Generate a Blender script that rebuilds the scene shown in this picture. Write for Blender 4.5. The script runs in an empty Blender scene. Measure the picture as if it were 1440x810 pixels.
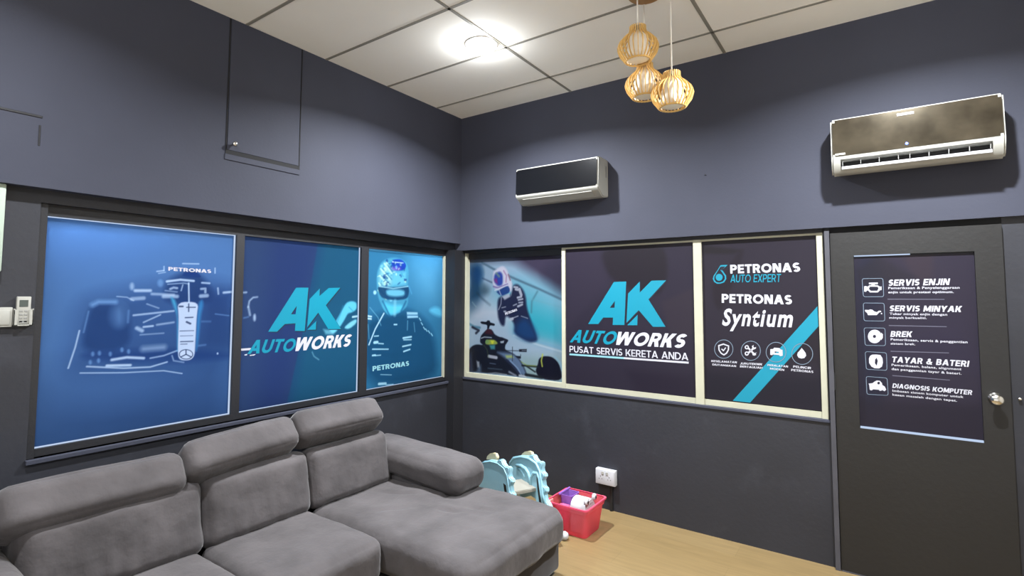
import bpy, bmesh, math, random
import numpy as np
from mathutils import Vector, Matrix, noise

random.seed(7)
scene = bpy.context.scene
COL = scene.collection
V = Vector

# ------------------------------------------------------------------ camera
CAM = V((3.1709, -3.8734, 1.6179))
FOC, PX0, PY0 = 743.72, 689.95, 372.29            # focal length and principal point, in pixels of 1440x810
RT = V((0.80896, 0.58784, 0.00488)); UP = V((0.03292, -0.05360, 0.99802)); FW = V((-0.58694, 0.80720, 0.06271))
cam_d = bpy.data.cameras.new('camera'); cam = bpy.data.objects.new('camera', cam_d); COL.objects.link(cam)
cam_d.sensor_width = 36.0; cam_d.lens = FOC / 1440 * 36
cam_d.shift_x = (720 - PX0) / 1440; cam_d.shift_y = -(405 - PY0) / 1440
cam_d.clip_start = 0.05
cam.matrix_world = Matrix(((RT.x, UP.x, -FW.x, CAM.x), (RT.y, UP.y, -FW.y, CAM.y), (RT.z, UP.z, -FW.z, CAM.z), (0, 0, 0, 1)))
scene.camera = cam

# ------------------------------------------------------------------ light and exposure
scene.view_settings.view_transform = 'Standard'
scene.view_settings.look = 'None'
scene.view_settings.exposure = 0.54
scene.view_settings.gamma = 1.0
scene.view_settings.use_curve_mapping = False
scene.cycles.max_bounces = 10
scene.cycles.diffuse_bounces = 6
scene.cycles.transparent_max_bounces = 12
scene.cycles.sample_clamp_indirect = 6.0
DOWNLIGHT_POWER = 88.0
GLOW_POWER = 6.0                                   # light the domed diffusers throw sideways along the ceiling
AMBIENT_FILL = 0.40                                    # ambient fill, let in by an opening added behind the camera
WORKSHOP_POWER = 17.0                              # lamps of the workshop behind the printed windows
w = bpy.data.worlds.new('world'); scene.world = w; w.use_nodes = True
def _world():
    # dim above the horizon; lower half brightened to fill the ceiling from below
    nt = w.node_tree; bg = nt.nodes['Background']
    tc = nt.nodes.new('ShaderNodeTexCoord'); sp = nt.nodes.new('ShaderNodeSeparateXYZ'); nt.links.new(tc.outputs['Generated'], sp.inputs[0])
    cr = nt.nodes.new('ShaderNodeValToRGB'); mr_ = nt.nodes.new('ShaderNodeMapRange'); mr_.inputs['From Min'].default_value = -1
    nt.links.new(sp.outputs['Z'], mr_.inputs['Value']); nt.links.new(mr_.outputs[0], cr.inputs[0])
    cr.color_ramp.elements[0].position = 0.47; cr.color_ramp.elements[0].color = (1.0, 0.98, 0.95, 1)
    cr.color_ramp.elements[1].position = 0.53; cr.color_ramp.elements[1].color = (0.22, 0.23, 0.25, 1)
    nt.links.new(cr.outputs[0], bg.inputs[0]); bg.inputs[1].default_value = AMBIENT_FILL * 4
_world()


def lamp(name, loc, power, size, rot, color=(1, 1, 1), parent=None, shape='DISK', size_y=None, spread=math.pi):
    d = bpy.data.lights.new(name, 'AREA'); d.energy = power; d.shape = shape; d.size = size; d.color = color
    if size_y: d.size_y = size_y
    d.spread = spread
    o = bpy.data.objects.new(name, d); COL.objects.link(o); o.location = loc; o.rotation_euler = rot
    if parent: o.parent = parent
    return o


# workshop tubes outside the left windows (they light the translucent prints from behind)
lamp('workshop_tube', (-0.55, -3.05, 2.25), WORKSHOP_POWER, 0.12, (0, math.radians(-120), 0), (0.85, 0.93, 1), None, 'RECTANGLE', 0.7)
lamp('workshop_tube', (-0.60, -0.20, 2.20), WORKSHOP_POWER * 0.6, 0.12, (0, math.radians(-120), 0), (0.85, 0.93, 1), None, 'RECTANGLE', 0.5)
lamp('workshop_tube', (-0.95, -1.75, 1.3), WORKSHOP_POWER * 0.22, 0.5, (0, math.radians(-90), 0), (0.8, 0.9, 1), None, 'RECTANGLE', 2.6)

# ------------------------------------------------------------------ helpers
def lin(c):
    return tuple(((x / 255) / 12.92 if x / 255 <= 0.04045 else ((x / 255 + 0.055) / 1.055) ** 2.4) for x in c)


def mat(name, rgb, rough=0.6, metal=0.0, spec=0.5, var=0.06, scale=6.0, bump=0.0, bscale=80.0, sheen=0.0, coat=0.0, emit=0.0, trans=0.0, alpha=1.0, scuff=0.0):
    m = bpy.data.materials.new(name); m.use_nodes = True; nt = m.node_tree; b = nt.nodes['Principled BSDF']
    c = lin(rgb)
    tc = nt.nodes.new('ShaderNodeTexCoord')
    n = nt.nodes.new('ShaderNodeTexNoise'); n.inputs['Scale'].default_value = scale; n.inputs['Detail'].default_value = 4
    nt.links.new(tc.outputs['Object'], n.inputs['Vector'])
    r = nt.nodes.new('ShaderNodeValToRGB')
    r.color_ramp.elements[0].position = 0.3; r.color_ramp.elements[1].position = 0.7
    r.color_ramp.elements[0].color = (*[x * (1 - var) for x in c], 1)
    r.color_ramp.elements[1].color = (*[min(1, x * (1 + var)) for x in c], 1)
    nt.links.new(n.outputs['Fac'], r.inputs['Fac']); nt.links.new(r.outputs['Color'], b.inputs['Base Color'])
    if scuff:                                     # pale rubbed patches
        n3 = nt.nodes.new('ShaderNodeTexNoise'); n3.inputs['Scale'].default_value = 2.6; n3.inputs['Detail'].default_value = 6; n3.inputs['Roughness'].default_value = 0.65
        nt.links.new(tc.outputs['Object'], n3.inputs['Vector'])
        r3 = nt.nodes.new('ShaderNodeValToRGB'); r3.color_ramp.elements[0].position = 0.55; r3.color_ramp.elements[1].position = 0.78
        r3.color_ramp.elements[0].color = (0, 0, 0, 1); r3.color_ramp.elements[1].color = (scuff, scuff, scuff, 1)
        nt.links.new(n3.outputs['Fac'], r3.inputs['Fac'])
        mx3 = nt.nodes.new('ShaderNodeMix'); mx3.data_type = 'RGBA'
        nt.links.new(r3.outputs['Color'], mx3.inputs[0]); nt.links.new(r.outputs['Color'], mx3.inputs[6]); mx3.inputs[7].default_value = (*[x * 2.2 + 0.01 for x in c], 1)
        nt.links.new(mx3.outputs[2], b.inputs['Base Color'])
    b.inputs['Roughness'].default_value = rough; b.inputs['Metallic'].default_value = metal
    b.inputs['Specular IOR Level'].default_value = spec
    b.inputs['Sheen Weight'].default_value = sheen; b.inputs['Sheen Roughness'].default_value = 0.4
    b.inputs['Coat Weight'].default_value = coat; b.inputs['Coat Roughness'].default_value = 0.1
    b.inputs['Transmission Weight'].default_value = trans
    b.inputs['Alpha'].default_value = alpha
    if emit:
        b.inputs['Emission Color'].default_value = (*c, 1); b.inputs['Emission Strength'].default_value = emit
    if bump:
        n2 = nt.nodes.new('ShaderNodeTexNoise'); n2.inputs['Scale'].default_value = bscale; n2.inputs['Detail'].default_value = 3
        nt.links.new(tc.outputs['Object'], n2.inputs['Vector'])
        bp_ = nt.nodes.new('ShaderNodeBump'); bp_.inputs['Strength'].default_value = bump; bp_.inputs['Distance'].default_value = 0.01
        nt.links.new(n2.outputs['Fac'], bp_.inputs['Height']); nt.links.new(bp_.outputs['Normal'], b.inputs['Normal'])
    return m


M = {}
M['wall'] = mat('wall_paint', (59, 61, 73), 0.7, spec=0.25, var=0.07, scale=1.6, bump=0.05, bscale=60)
M['wall_low'] = mat('lower_wall_paint', (37, 38, 45), 0.55, var=0.14, scale=2.2, bump=0.10, bscale=40, scuff=0.5)
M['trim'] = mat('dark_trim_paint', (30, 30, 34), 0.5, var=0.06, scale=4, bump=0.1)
M['door'] = mat('door_paint', (24, 23, 23), 0.5, var=0.10, scale=2.5, bump=0.1, bscale=40)
M['jamb'] = mat('jamb_paint', (65, 65, 72), 0.5, var=0.12, scale=8)
M['dark_gap'] = mat('dark_gap', (14, 14, 18), 0.8)
M['cream_metal'] = mat('cream_aluminium', (174, 172, 152), 0.4, var=0.04, scale=12)
M['tile'] = mat('ceiling_tile', (248, 245, 238), 0.8, var=0.02, scale=2, bump=0.05, bscale=200)
M['tbar'] = mat('ceiling_bar', (139, 136, 128), 0.6, var=0.03)
M['pale_wall'] = mat('pale_wall', (205, 200, 190), 0.8, var=0.02)
M['sofa'] = mat('sofa_suede', (75, 71, 72), 0.85, spec=0.25, var=0.24, scale=4.5, bump=0.6, bscale=16, sheen=0.22)
M['sofa_dark'] = mat('sofa_base_suede', (61, 58, 59), 0.9, spec=0.2, var=0.12, scale=4, bump=0.2, bscale=12, sheen=0.15)
M['plastic_foot'] = mat('black_foot', (30, 30, 30), 0.5)
M['white_plastic'] = mat('white_plastic', (184, 184, 188), 0.35, var=0.02)
M['ivory_plastic'] = mat('ivory_plastic', (160, 159, 152), 0.4, var=0.02)
M['bronze_gloss'] = mat('bronze_mirror_panel', (100, 93, 80), 0.13, metal=0.85, var=0.45, scale=6)  # strong tone variation imitates uneven room reflections
M['black_gloss'] = mat('black_gloss_panel', (14, 15, 18), 0.18, spec=0.35, var=0.05)
M['black'] = mat('black_plastic', (18, 18, 20), 0.6)
M['lcd'] = mat('remote_screen', (70, 78, 74), 0.25)
M['grey_plastic'] = mat('grey_plastic', (136, 136, 132), 0.5)
M['blue_led'] = mat('blue_led', (90, 120, 255), 0.4, emit=1.6)
M['mint'] = mat('mint_board', (165, 179, 165), 0.5, var=0.02)
M['chrome'] = mat('brushed_chrome', (215, 212, 205), 0.22, metal=1.0, var=0.03)
M['wood_rib'] = mat('pale_bamboo', (228, 190, 118), 0.5, var=0.12, scale=30)
M['canopy_wood'] = mat('canopy_wood', (167, 127, 81), 0.5, var=0.12, scale=20)
M['cord'] = mat('white_cord', (235, 232, 225), 0.5)
M['toy_blue'] = mat('pale_blue_plastic', (146, 192, 208), 0.4, var=0.04)
M['toy_beige'] = mat('beige_plastic', (184, 175, 145), 0.45, var=0.05)
M['toy_grey'] = mat('warm_grey_plastic', (150, 145, 134), 0.5, var=0.05)
M['purple'] = mat('purple_plastic', (136, 93, 175), 0.4, var=0.04)
M['pink'] = mat('pink_plastic', (205, 93, 136), 0.4, var=0.05)
M['salmon'] = mat('salmon_plastic', (205, 127, 123), 0.4, var=0.05)
M['cyan_ink'] = mat('cyan_ink', (0, 122, 146), 0.45, var=0.02)
M['white_ink'] = mat('white_ink', (178, 178, 188), 0.45, var=0.02)
M['navy_ink'] = mat('navy_ink', (14, 16, 35), 0.5, var=0.02)
M['line_ink'] = mat('grey_ink', (104, 119, 136), 0.5, var=0.03)
M['lcyan_ink'] = mat('light_cyan_ink', (124, 173, 184), 0.45, var=0.02)


def light_mat(name, rgb, strength):
    m = bpy.data.materials.new(name); m.use_nodes = True; nt = m.node_tree
    nt.nodes.remove(nt.nodes['Principled BSDF'])
    e = nt.nodes.new('ShaderNodeEmission'); e.inputs[0].default_value = (*lin(rgb), 1); e.inputs[1].default_value = strength
    nt.links.new(e.outputs[0], nt.nodes['Material Output'].inputs[0])
    return m


M['led'] = light_mat('lamp_diffuser', (255, 252, 245), 14.0)
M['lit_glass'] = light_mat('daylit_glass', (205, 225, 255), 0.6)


def crate_mat():
    m = bpy.data.materials.new('pink_translucent_plastic'); m.use_nodes = True; nt = m.node_tree
    b = nt.nodes['Principled BSDF']; b.inputs['Base Color'].default_value = (*lin((226, 104, 114)), 1); b.inputs['Roughness'].default_value = 0.25
    t = nt.nodes.new('ShaderNodeBsdfTransparent'); t.inputs[0].default_value = (1.0, 0.62, 0.66, 1)
    tl = nt.nodes.new('ShaderNodeBsdfTranslucent'); tl.inputs[0].default_value = (*lin((236, 100, 116)), 1)
    m1 = nt.nodes.new('ShaderNodeMixShader'); m1.inputs[0].default_value = 0.35
    m2 = nt.nodes.new('ShaderNodeMixShader'); m2.inputs[0].default_value = 0.5
    nt.links.new(b.outputs[0], m1.inputs[1]); nt.links.new(tl.outputs[0], m1.inputs[2])
    nt.links.new(m1.outputs[0], m2.inputs[1]); nt.links.new(t.outputs[0], m2.inputs[2])
    nt.links.new(m2.outputs[0], nt.nodes['Material Output'].inputs[0])
    return m


M['crate'] = crate_mat()


def shade_mat():
    m = bpy.data.materials.new('white_lantern_fabric'); m.use_nodes = True; nt = m.node_tree
    b = nt.nodes['Principled BSDF']; b.inputs['Base Color'].default_value = (*lin((244, 240, 230)), 1); b.inputs['Roughness'].default_value = 0.7
    wv = nt.nodes.new('ShaderNodeTexNoise'); wv.inputs['Scale'].default_value = 25
    bp_ = nt.nodes.new('ShaderNodeBump'); bp_.inputs['Strength'].default_value = 0.15
    nt.links.new(wv.outputs['Fac'], bp_.inputs['Height']); nt.links.new(bp_.outputs['Normal'], b.inputs['Normal'])
    return m


M['lantern'] = shade_mat()


def floor_mat():
    m = bpy.data.materials.new('light_wood_floor'); m.use_nodes = True; nt = m.node_tree; b = nt.nodes['Principled BSDF']
    tc = nt.nodes.new('ShaderNodeTexCoord')
    br = nt.nodes.new('ShaderNodeTexBrick'); br.inputs['Scale'].default_value = 1.0
    br.inputs['Brick Width'].default_value = 1.2; br.inputs['Row Height'].default_value = 0.18
    br.inputs['Mortar Size'].default_value = 0.0015; br.inputs['Mortar Smooth'].default_value = 0.3
    br.inputs['Color1'].default_value = (*lin((126, 106, 72)), 1); br.inputs['Color2'].default_value = (*lin((121, 101, 67)), 1)
    br.inputs['Mortar'].default_value = (*lin((111, 93, 61)), 1)
    nt.links.new(tc.outputs['Object'], br.inputs['Vector'])
    mp = nt.nodes.new('ShaderNodeMapping'); mp.inputs['Scale'].default_value = (1.5, 14, 1)
    nt.links.new(tc.outputs['Object'], mp.inputs['Vector'])
    n = nt.nodes.new('ShaderNodeTexNoise'); n.inputs['Scale'].default_value = 2.5; n.inputs['Detail'].default_value = 5
    nt.links.new(mp.outputs[0], n.inputs['Vector'])
    mx = nt.nodes.new('ShaderNodeMix'); mx.data_type = 'RGBA'; mx.blend_type = 'OVERLAY'; mx.inputs[0].default_value = 0.25
    nt.links.new(br.outputs['Color'], mx.inputs[6]); nt.links.new(n.outputs['Fac'], mx.inputs[7])
    nt.links.new(mx.outputs[2], b.inputs['Base Color'])
    b.inputs['Roughness'].default_value = 0.42
    return m


M['floor'] = floor_mat()


def print_mat(name, translucent):
    m = bpy.data.materials.new(name); m.use_nodes = True; nt = m.node_tree; b = nt.nodes['Principled BSDF']
    a = nt.nodes.new('ShaderNodeAttribute'); a.attribute_name = 'ink'
    nt.links.new(a.outputs['Color'], b.inputs['Base Color'])
    b.inputs['Roughness'].default_value = 0.4; b.inputs['Specular IOR Level'].default_value = 0.25
    n = nt.nodes.new('ShaderNodeTexNoise'); n.inputs['Scale'].default_value = 4; n.inputs['Detail'].default_value = 2
    bp_ = nt.nodes.new('ShaderNodeBump'); bp_.inputs['Strength'].default_value = 0.06; bp_.inputs['Distance'].default_value = 0.02
    nt.links.new(n.outputs['Fac'], bp_.inputs['Height']); nt.links.new(bp_.outputs['Normal'], b.inputs['Normal'])
    if translucent:
        t = nt.nodes.new('ShaderNodeBsdfTranslucent'); nt.links.new(a.outputs['Color'], t.inputs[0])
        mx = nt.nodes.new('ShaderNodeMixShader'); mx.inputs[0].default_value = translucent
        nt.links.new(b.outputs[0], mx.inputs[1]); nt.links.new(t.outputs[0], mx.inputs[2])
        nt.links.new(mx.outputs[0], nt.nodes['Material Output'].inputs[0])
    return m


M['print'] = print_mat('printed_film', 0)
M['print_lit'] = print_mat('backlit_printed_film', 0.6)


def frosted_mat():
    m = bpy.data.materials.new('frosted_glass'); m.use_nodes = True; nt = m.node_tree
    nt.nodes.remove(nt.nodes['Principled BSDF'])
    t = nt.nodes.new('ShaderNodeBsdfTranslucent'); t.inputs[0].default_value = (0.9, 0.95, 1, 1)
    nt.links.new(t.outputs[0], nt.nodes['Material Output'].inputs[0])
    return m


M['frosted'] = frosted_mat()


def link(name, me, m, parent=None, smooth=False):
    if m is not None and not me.materials:
        for x in (m if isinstance(m, list) else [m]): me.materials.append(x)
    if smooth:
        me.polygons.foreach_set('use_smooth', [True] * len(me.polygons))
    o = bpy.data.objects.new(name, me); COL.objects.link(o)
    if parent: o.parent = parent
    return o


def obj(name, bm, m, parent=None, smooth=False, sharp=None):
    me = bpy.data.meshes.new(name)
    bmesh.ops.recalc_face_normals(bm, faces=bm.faces)
    if sharp is not None:
        for f in bm.faces: f.smooth = True
        for e in bm.edges:
            if len(e.link_faces) == 2 and e.calc_face_angle(0) > math.radians(sharp): e.smooth = False
    bm.to_mesh(me); bm.free()
    return link(name, me, m, parent, smooth)


def tag(o, label, cat, group=None):
    o['label'] = label; o['category'] = cat
    if group: o['group'] = group
    return o


def struct(o):
    o['kind'] = 'structure'; return o


def empty(name, loc=(0, 0, 0), rz=0.0):
    o = bpy.data.objects.new(name, None); COL.objects.link(o); o.location = loc; o.rotation_euler = (0, 0, rz)
    o.empty_display_size = 0.1
    return o


def under(o, parent):
    """parent an object that was built in world coordinates to a thing's base"""
    o.parent = parent
    o.matrix_parent_inverse = parent_matrix(parent).inverted()
    return o


def parent_matrix(p):
    return Matrix.LocRotScale(p.location, p.rotation_euler, p.scale)


def box(bm, x0, x1, y0, y1, z0, z1, bev=0.0, seg=2):
    r = bmesh.ops.create_cube(bm, size=1.0)
    vs = r['verts']
    for v in vs:
        v.co = V(((x0 + x1) / 2 + v.co.x * (x1 - x0), (y0 + y1) / 2 + v.co.y * (y1 - y0), (z0 + z1) / 2 + v.co.z * (z1 - z0)))
    if bev:
        es = list({e for v in vs for e in v.link_edges})
        bmesh.ops.bevel(bm, geom=es, offset=bev, segments=seg, affect='EDGES', profile=0.5)
    return vs


def prism(bm, pts, d):
    """extrude a closed 3D polygon (list of points) by vector d"""
    a = [bm.verts.new(p) for p in pts]; b = [bm.verts.new(V(p) + V(d)) for p in pts]
    n = len(pts)
    bm.faces.new(a); bm.faces.new(list(reversed(b)))
    for i in range(n):
        bm.faces.new((a[i], b[i], b[(i + 1) % n], a[(i + 1) % n]))


def tube(bm, pts, r, seg=8, cap=True):
    rings = []
    for i, p in enumerate(pts):
        p = V(p)
        d = (V(pts[min(i + 1, len(pts) - 1)]) - V(pts[max(i - 1, 0)])).normalized()
        u = d.cross(V((0, 0, 1)))
        if u.length < 1e-3: u = d.cross(V((1, 0, 0)))
        u.normalize(); v = d.cross(u)
        rr = r[i] if isinstance(r, (list, tuple)) else r
        rings.append([bm.verts.new(p + rr * (math.cos(t) * u + math.sin(t) * v)) for t in [2 * math.pi * k / seg for k in range(seg)]])
    for a, b in zip(rings, rings[1:]):
        for k in range(seg): bm.faces.new((a[k], a[(k + 1) % seg], b[(k + 1) % seg], b[k]))
    if cap:
        bm.faces.new(rings[0]); bm.faces.new(list(reversed(rings[-1])))


def lathe(bm, prof, c=(0, 0, 0), seg=32, axis='z', cap=True):
    rings = []
    for r, h in prof:
        ring = []
        for k in range(seg):
            t = 2 * math.pi * k / seg
            a, b = r * math.cos(t), r * math.sin(t)
            p = {'z': (a, b, h), 'y': (a, h, b), 'x': (h, a, b)}[axis]
            ring.append(bm.verts.new(V(c) + V(p)))
        rings.append(ring)
    for a, b in zip(rings, rings[1:]):
        for k in range(seg): bm.faces.new((a[k], a[(k + 1) % seg], b[(k + 1) % seg], b[k]))
    if cap:
        bm.faces.new(rings[0]); bm.faces.new(list(reversed(rings[-1])))


def torus(bm, R, r, c, seg=36, s2=8, axis='z'):
    vs = []
    for i in range(seg):
        t = 2 * math.pi * i / seg; ring = []
        for j in range(s2):
            p = 2 * math.pi * j / s2
            a, b, h = (R + r * math.cos(p)) * math.cos(t), (R + r * math.cos(p)) * math.sin(t), r * math.sin(p)
            ring.append(bm.verts.new(V(c) + V({'z': (a, b, h), 'y': (a, h, b)}[axis])))
        vs.append(ring)
    for i in range(seg):
        for j in range(s2):
            bm.faces.new((vs[i][j], vs[(i + 1) % seg][j], vs[(i + 1) % seg][(j + 1) % s2], vs[i][(j + 1) % s2]))


def spot(p, axis, val):
    """the place on the flat wall plane <axis = val> that was measured at pixel p of the photograph"""
    d = RT * ((p[0] - PX0) / FOC) - UP * ((p[1] - PY0) / FOC) + FW
    i = 'xyz'.index(axis)
    return CAM + d * ((val - CAM[i]) / d[i])


# ------------------------------------------------------------------ the room shell
XW, YF, YN, H = 5.0, 0.0, -5.6, 3.339
ZL, ZR = 2.128, 2.0645              # underside of the upper wall on the left and on the back
XL, YR = -0.065, 0.035              # faces of the set-back lower walls
XP, YP = -0.12, 0.055               # planes of the printed films


def boxes(name, lst, m, parent=None, bev=0.0):
    bm = bmesh.new()
    for b in lst: box(bm, *b, bev=bev)
    return obj(name, bm, m, parent)


struct(boxes('floor', [(-0.3, XW + 0.2, YN - 0.2, 0.3, -0.12, 0.0)], M['floor']))
ceil = struct(boxes('ceiling', [(-0.3, XW + 0.2, YN - 0.2, 0.3, H, H + 0.12)], M['tile']))
bars = []
for k in range(9):
    y = -0.3575 - 0.6 * k
    bars.append((0.0, XW, y - 0.010, y + 0.010, H - 0.004, H + 0.01))
for k in range(4):
    x = 1.172 + 1.2 * k
    bars.append((x - 0.010, x + 0.010, YN, 0.0, H - 0.004, H + 0.01))
boxes('ceiling_grid', bars, M['tbar'], ceil)

WL = (-3.106, -0.105, 0.850, 2.066)       # window opening in the left wall: y0, y1, z0, z1
struct(boxes('wall_left', [(-0.3, 0.0, YN, 0.0, ZL, H)], M['wall']))
lower = struct(boxes('wall_left_lower', [
    (-0.28, XL, YN, WL[0], 0.0, ZL), (-0.28, XL, WL[0], 0.0, 0.0, WL[2]), (-0.28, XL, WL[0], 0.0, WL[3], ZL)], M['wall_low']))
WX0, WX1 = 0.017, 2.905
DX0, DX1, DZ = 2.953, 3.729, 2.028
struct(boxes('wall_back', [(-0.3, XW, YF, 0.3, ZR, H)], M['wall']))
struct(boxes('wall_back_lower', [
    (WX0, 2.925, YR, 0.28, 0.0, 0.878), (DX1 + 0.004, XW, YR, 0.28, 0.0, ZR)], M['wall_low']))
struct(boxes('trim_1', [(-0.28, WX0, -0.104, 0.28, 0.0, ZR)], M['trim']))           # the corner post
struct(boxes('wall_right', [(XW, XW + 0.2, YN, 0.3, 0.0, H)], M['pale_wall']))
struct(boxes('wall_front', [(-0.3, 0.5, YN - 0.2, YN, 0.0, H), (4.6, XW + 0.2, YN - 0.2, YN, 0.0, H),
                            (0.5, 4.6, YN - 0.2, YN, 2.9, H)], M['pale_wall']))  # unseen wall; its wide opening is added to let the fill light in

# seams of an old patched opening high on the left wall
bm = bmesh.new()
a, b = spot((-40, 143), 'x', 0), spot((60, 165), 'x', 0)
box(bm, -0.01, 0.0035, a.y, b.y, b.z - 0.006, b.z + 0.006, 0.002, 1)
box(bm, -0.01, 0.003, b.y - 0.012, b.y - 0.004, b.z - 0.14, b.z - 0.04, 0.002, 1)
struct(obj('trim_2', bm, M['trim']))

bm = bmesh.new(); nl = spot((992, 246), 'y', 0.0); lathe(bm, [(0.004, 0.002), (0.005, -0.004), (0.002, -0.006)], (nl.x, 0, nl.z), 10, 'y')
struct(obj('trim_6', bm, M['black'], None))               # an old nail head

# hatch door high on the left wall
hy0, hy1, hz0, hz1 = -2.257, -1.757, 2.487, H - 0.004
hatch = tag(empty('access_hatch', (0, (hy0 + hy1) / 2, hz0)), 'tall dark grey hatch door with a small knob, flush in the upper wall', 'hatch')
def hp(name, lst, m, bev=0.0):
    return under(boxes(name, lst, m, None, bev), hatch)
hp('hatch_frame', [(-0.02, 0.004, hy0 - 0.006, hy0, hz0, hz1)], M['dark_gap'])
hp('hatch_frame', [(-0.02, 0.004, hy1, hy1 + 0.006, hz0, hz1)], M['dark_gap'])
hp('hatch_panel', [(-0.02, 0.006, hy0 + 0.004, hy1 - 0.004, hz0 + 0.026, hz1)], M['wall'], 0.002)
hp('hatch_gap', [(-0.02, 0.0035, hy0, hy1, hz0, hz0 + 0.026)], M['dark_gap'])
hp('hatch_sill', [(-0.02, 0.006, hy0 - 0.01, hy1 + 0.006, hz0 - 0.036, hz0)], M['wall'], 0.003)
bm = bmesh.new()
lathe(bm, [(0.006, 0), (0.006, 0.018), (0.014, 0.022), (0.016, 0.030), (0.012, 0.038), (0.002, 0.040)], (0.008, hy0 + 0.035, hz0 + 0.062), 16, 'x')
under(obj('hatch_knob', bm, M['chrome'], None, True), hatch)

# ------------------------------------------------------------------ windows
# left wall: dark timber window of three lights
PZ0, PZ1 = 0.886, 2.010
panes_l = [(-3.075, -2.117), (-2.066, -1.108), (-1.034, -0.115)]
lst = [(XP - 0.02, XL - 0.012, WL[0], panes_l[0][0], WL[2], WL[3]),
       (XP - 0.02, XP + 0.022, panes_l[0][1], panes_l[1][0], PZ0, PZ1),
       (XP - 0.02, XP + 0.022, panes_l[1][1], panes_l[2][0], PZ0, PZ1),
       (XP - 0.02, XP + 0.022, panes_l[0][0], WL[1], PZ1, WL[3]), (XP - 0.02, XP + 0.022, panes_l[0][0], WL[1], WL[2], PZ0)]
win1 = struct(boxes('window_1', lst, M['trim']))
boxes('window_sill', [(XP, XL + 0.020, WL[0] - 0.005, WL[1] + 0.04, WL[2] - 0.022, WL[2])], M['wall'], win1, 0.003)
boxes('pane_bead', [(XP - 0.01, XP + 0.026, WL[1] - 0.012, WL[1] - 0.001, PZ0 - 0.004, PZ1)], M['cream_metal'], win1)
for y0, y1 in panes_l:
    boxes('frosted_pane', [(XP - 0.012, XP - 0.006, y0, y1, PZ0, PZ1)], M['frosted'], win1)
    g = []
    if y0 < -3: g = [(XP - 0.004, XP + 0.002, y1 - 0.010, y1, PZ0, PZ1), (XP - 0.004, XP + 0.002, y0, y1 - 0.01, PZ0, PZ0 + 0.007), (XP - 0.004, XP + 0.002, y0, y1 - 0.01, PZ1 - 0.005, PZ1)]
    elif y0 < -2: g = [(XP - 0.004, XP + 0.002, y1 - 0.010, y1, PZ0, PZ1), (XP - 0.004, XP + 0.002, y0, y1 - 0.01, PZ0, PZ0 + 0.005)]
    else: g = [(XP - 0.004, XP + 0.002, y0, y1, PZ0, PZ0 + 0.004)]
    boxes('clear_glass_edge', g, M['lit_glass'], win1)

# back wall: cream aluminium sliding window of three lights
RZ0, RZ1 = 0.880, 2.040
f = 0.050                                          # frame set back to here
m1 = (1.055, 1.087); m2 = (2.121, 2.177); mr = (2.878, 2.912)
lst = [(-0.017, 0.036, f, f + 0.06, RZ0, RZ1), (m1[0], m1[1], f - 0.004, f + 0.06, RZ0, RZ1), (m2[0], m2[1], f - 0.008, f + 0.06, RZ0, RZ1),
       (mr[0], mr[1], f - 0.010, f + 0.06, RZ0, RZ1), (0.036, mr[0], f, f + 0.06, RZ0, 0.918),
       (m1[0], mr[0], f, f + 0.06, 2.027, RZ1), (0.0, m1[0], f + 0.050, f + 0.06, 2.03, RZ1)]
win2 = struct(boxes('window_2', lst, M['cream_metal']))
boxes('window_sill', [(WX0, 2.922, YR - 0.010, f + 0.08, RZ0 - 0.020, RZ0 - 0.001)], M['wall'], win2, 0.003)
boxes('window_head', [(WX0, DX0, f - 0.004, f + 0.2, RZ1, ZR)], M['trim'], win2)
boxes('head_shadow_strip', [(0.036, m1[0], f + 0.030, f + 0.050, 1.985, RZ1)], M['trim'], win2)  # dark strip standing in for the lintel's shadow over the first light
boxes('glass_pane', [(0.03, 1.06, 0.104, 0.110, 0.90, 2.04)], M['black_gloss'], win2)
boxes('glass_pane', [(1.08, 2.13, 0.066, 0.072, 0.90, 2.04)], M['black_gloss'], win2)
boxes('glass_pane', [(2.17, 2.89, 0.066, 0.072, 0.90, 2.04)], M['black_gloss'], win2)

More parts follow.
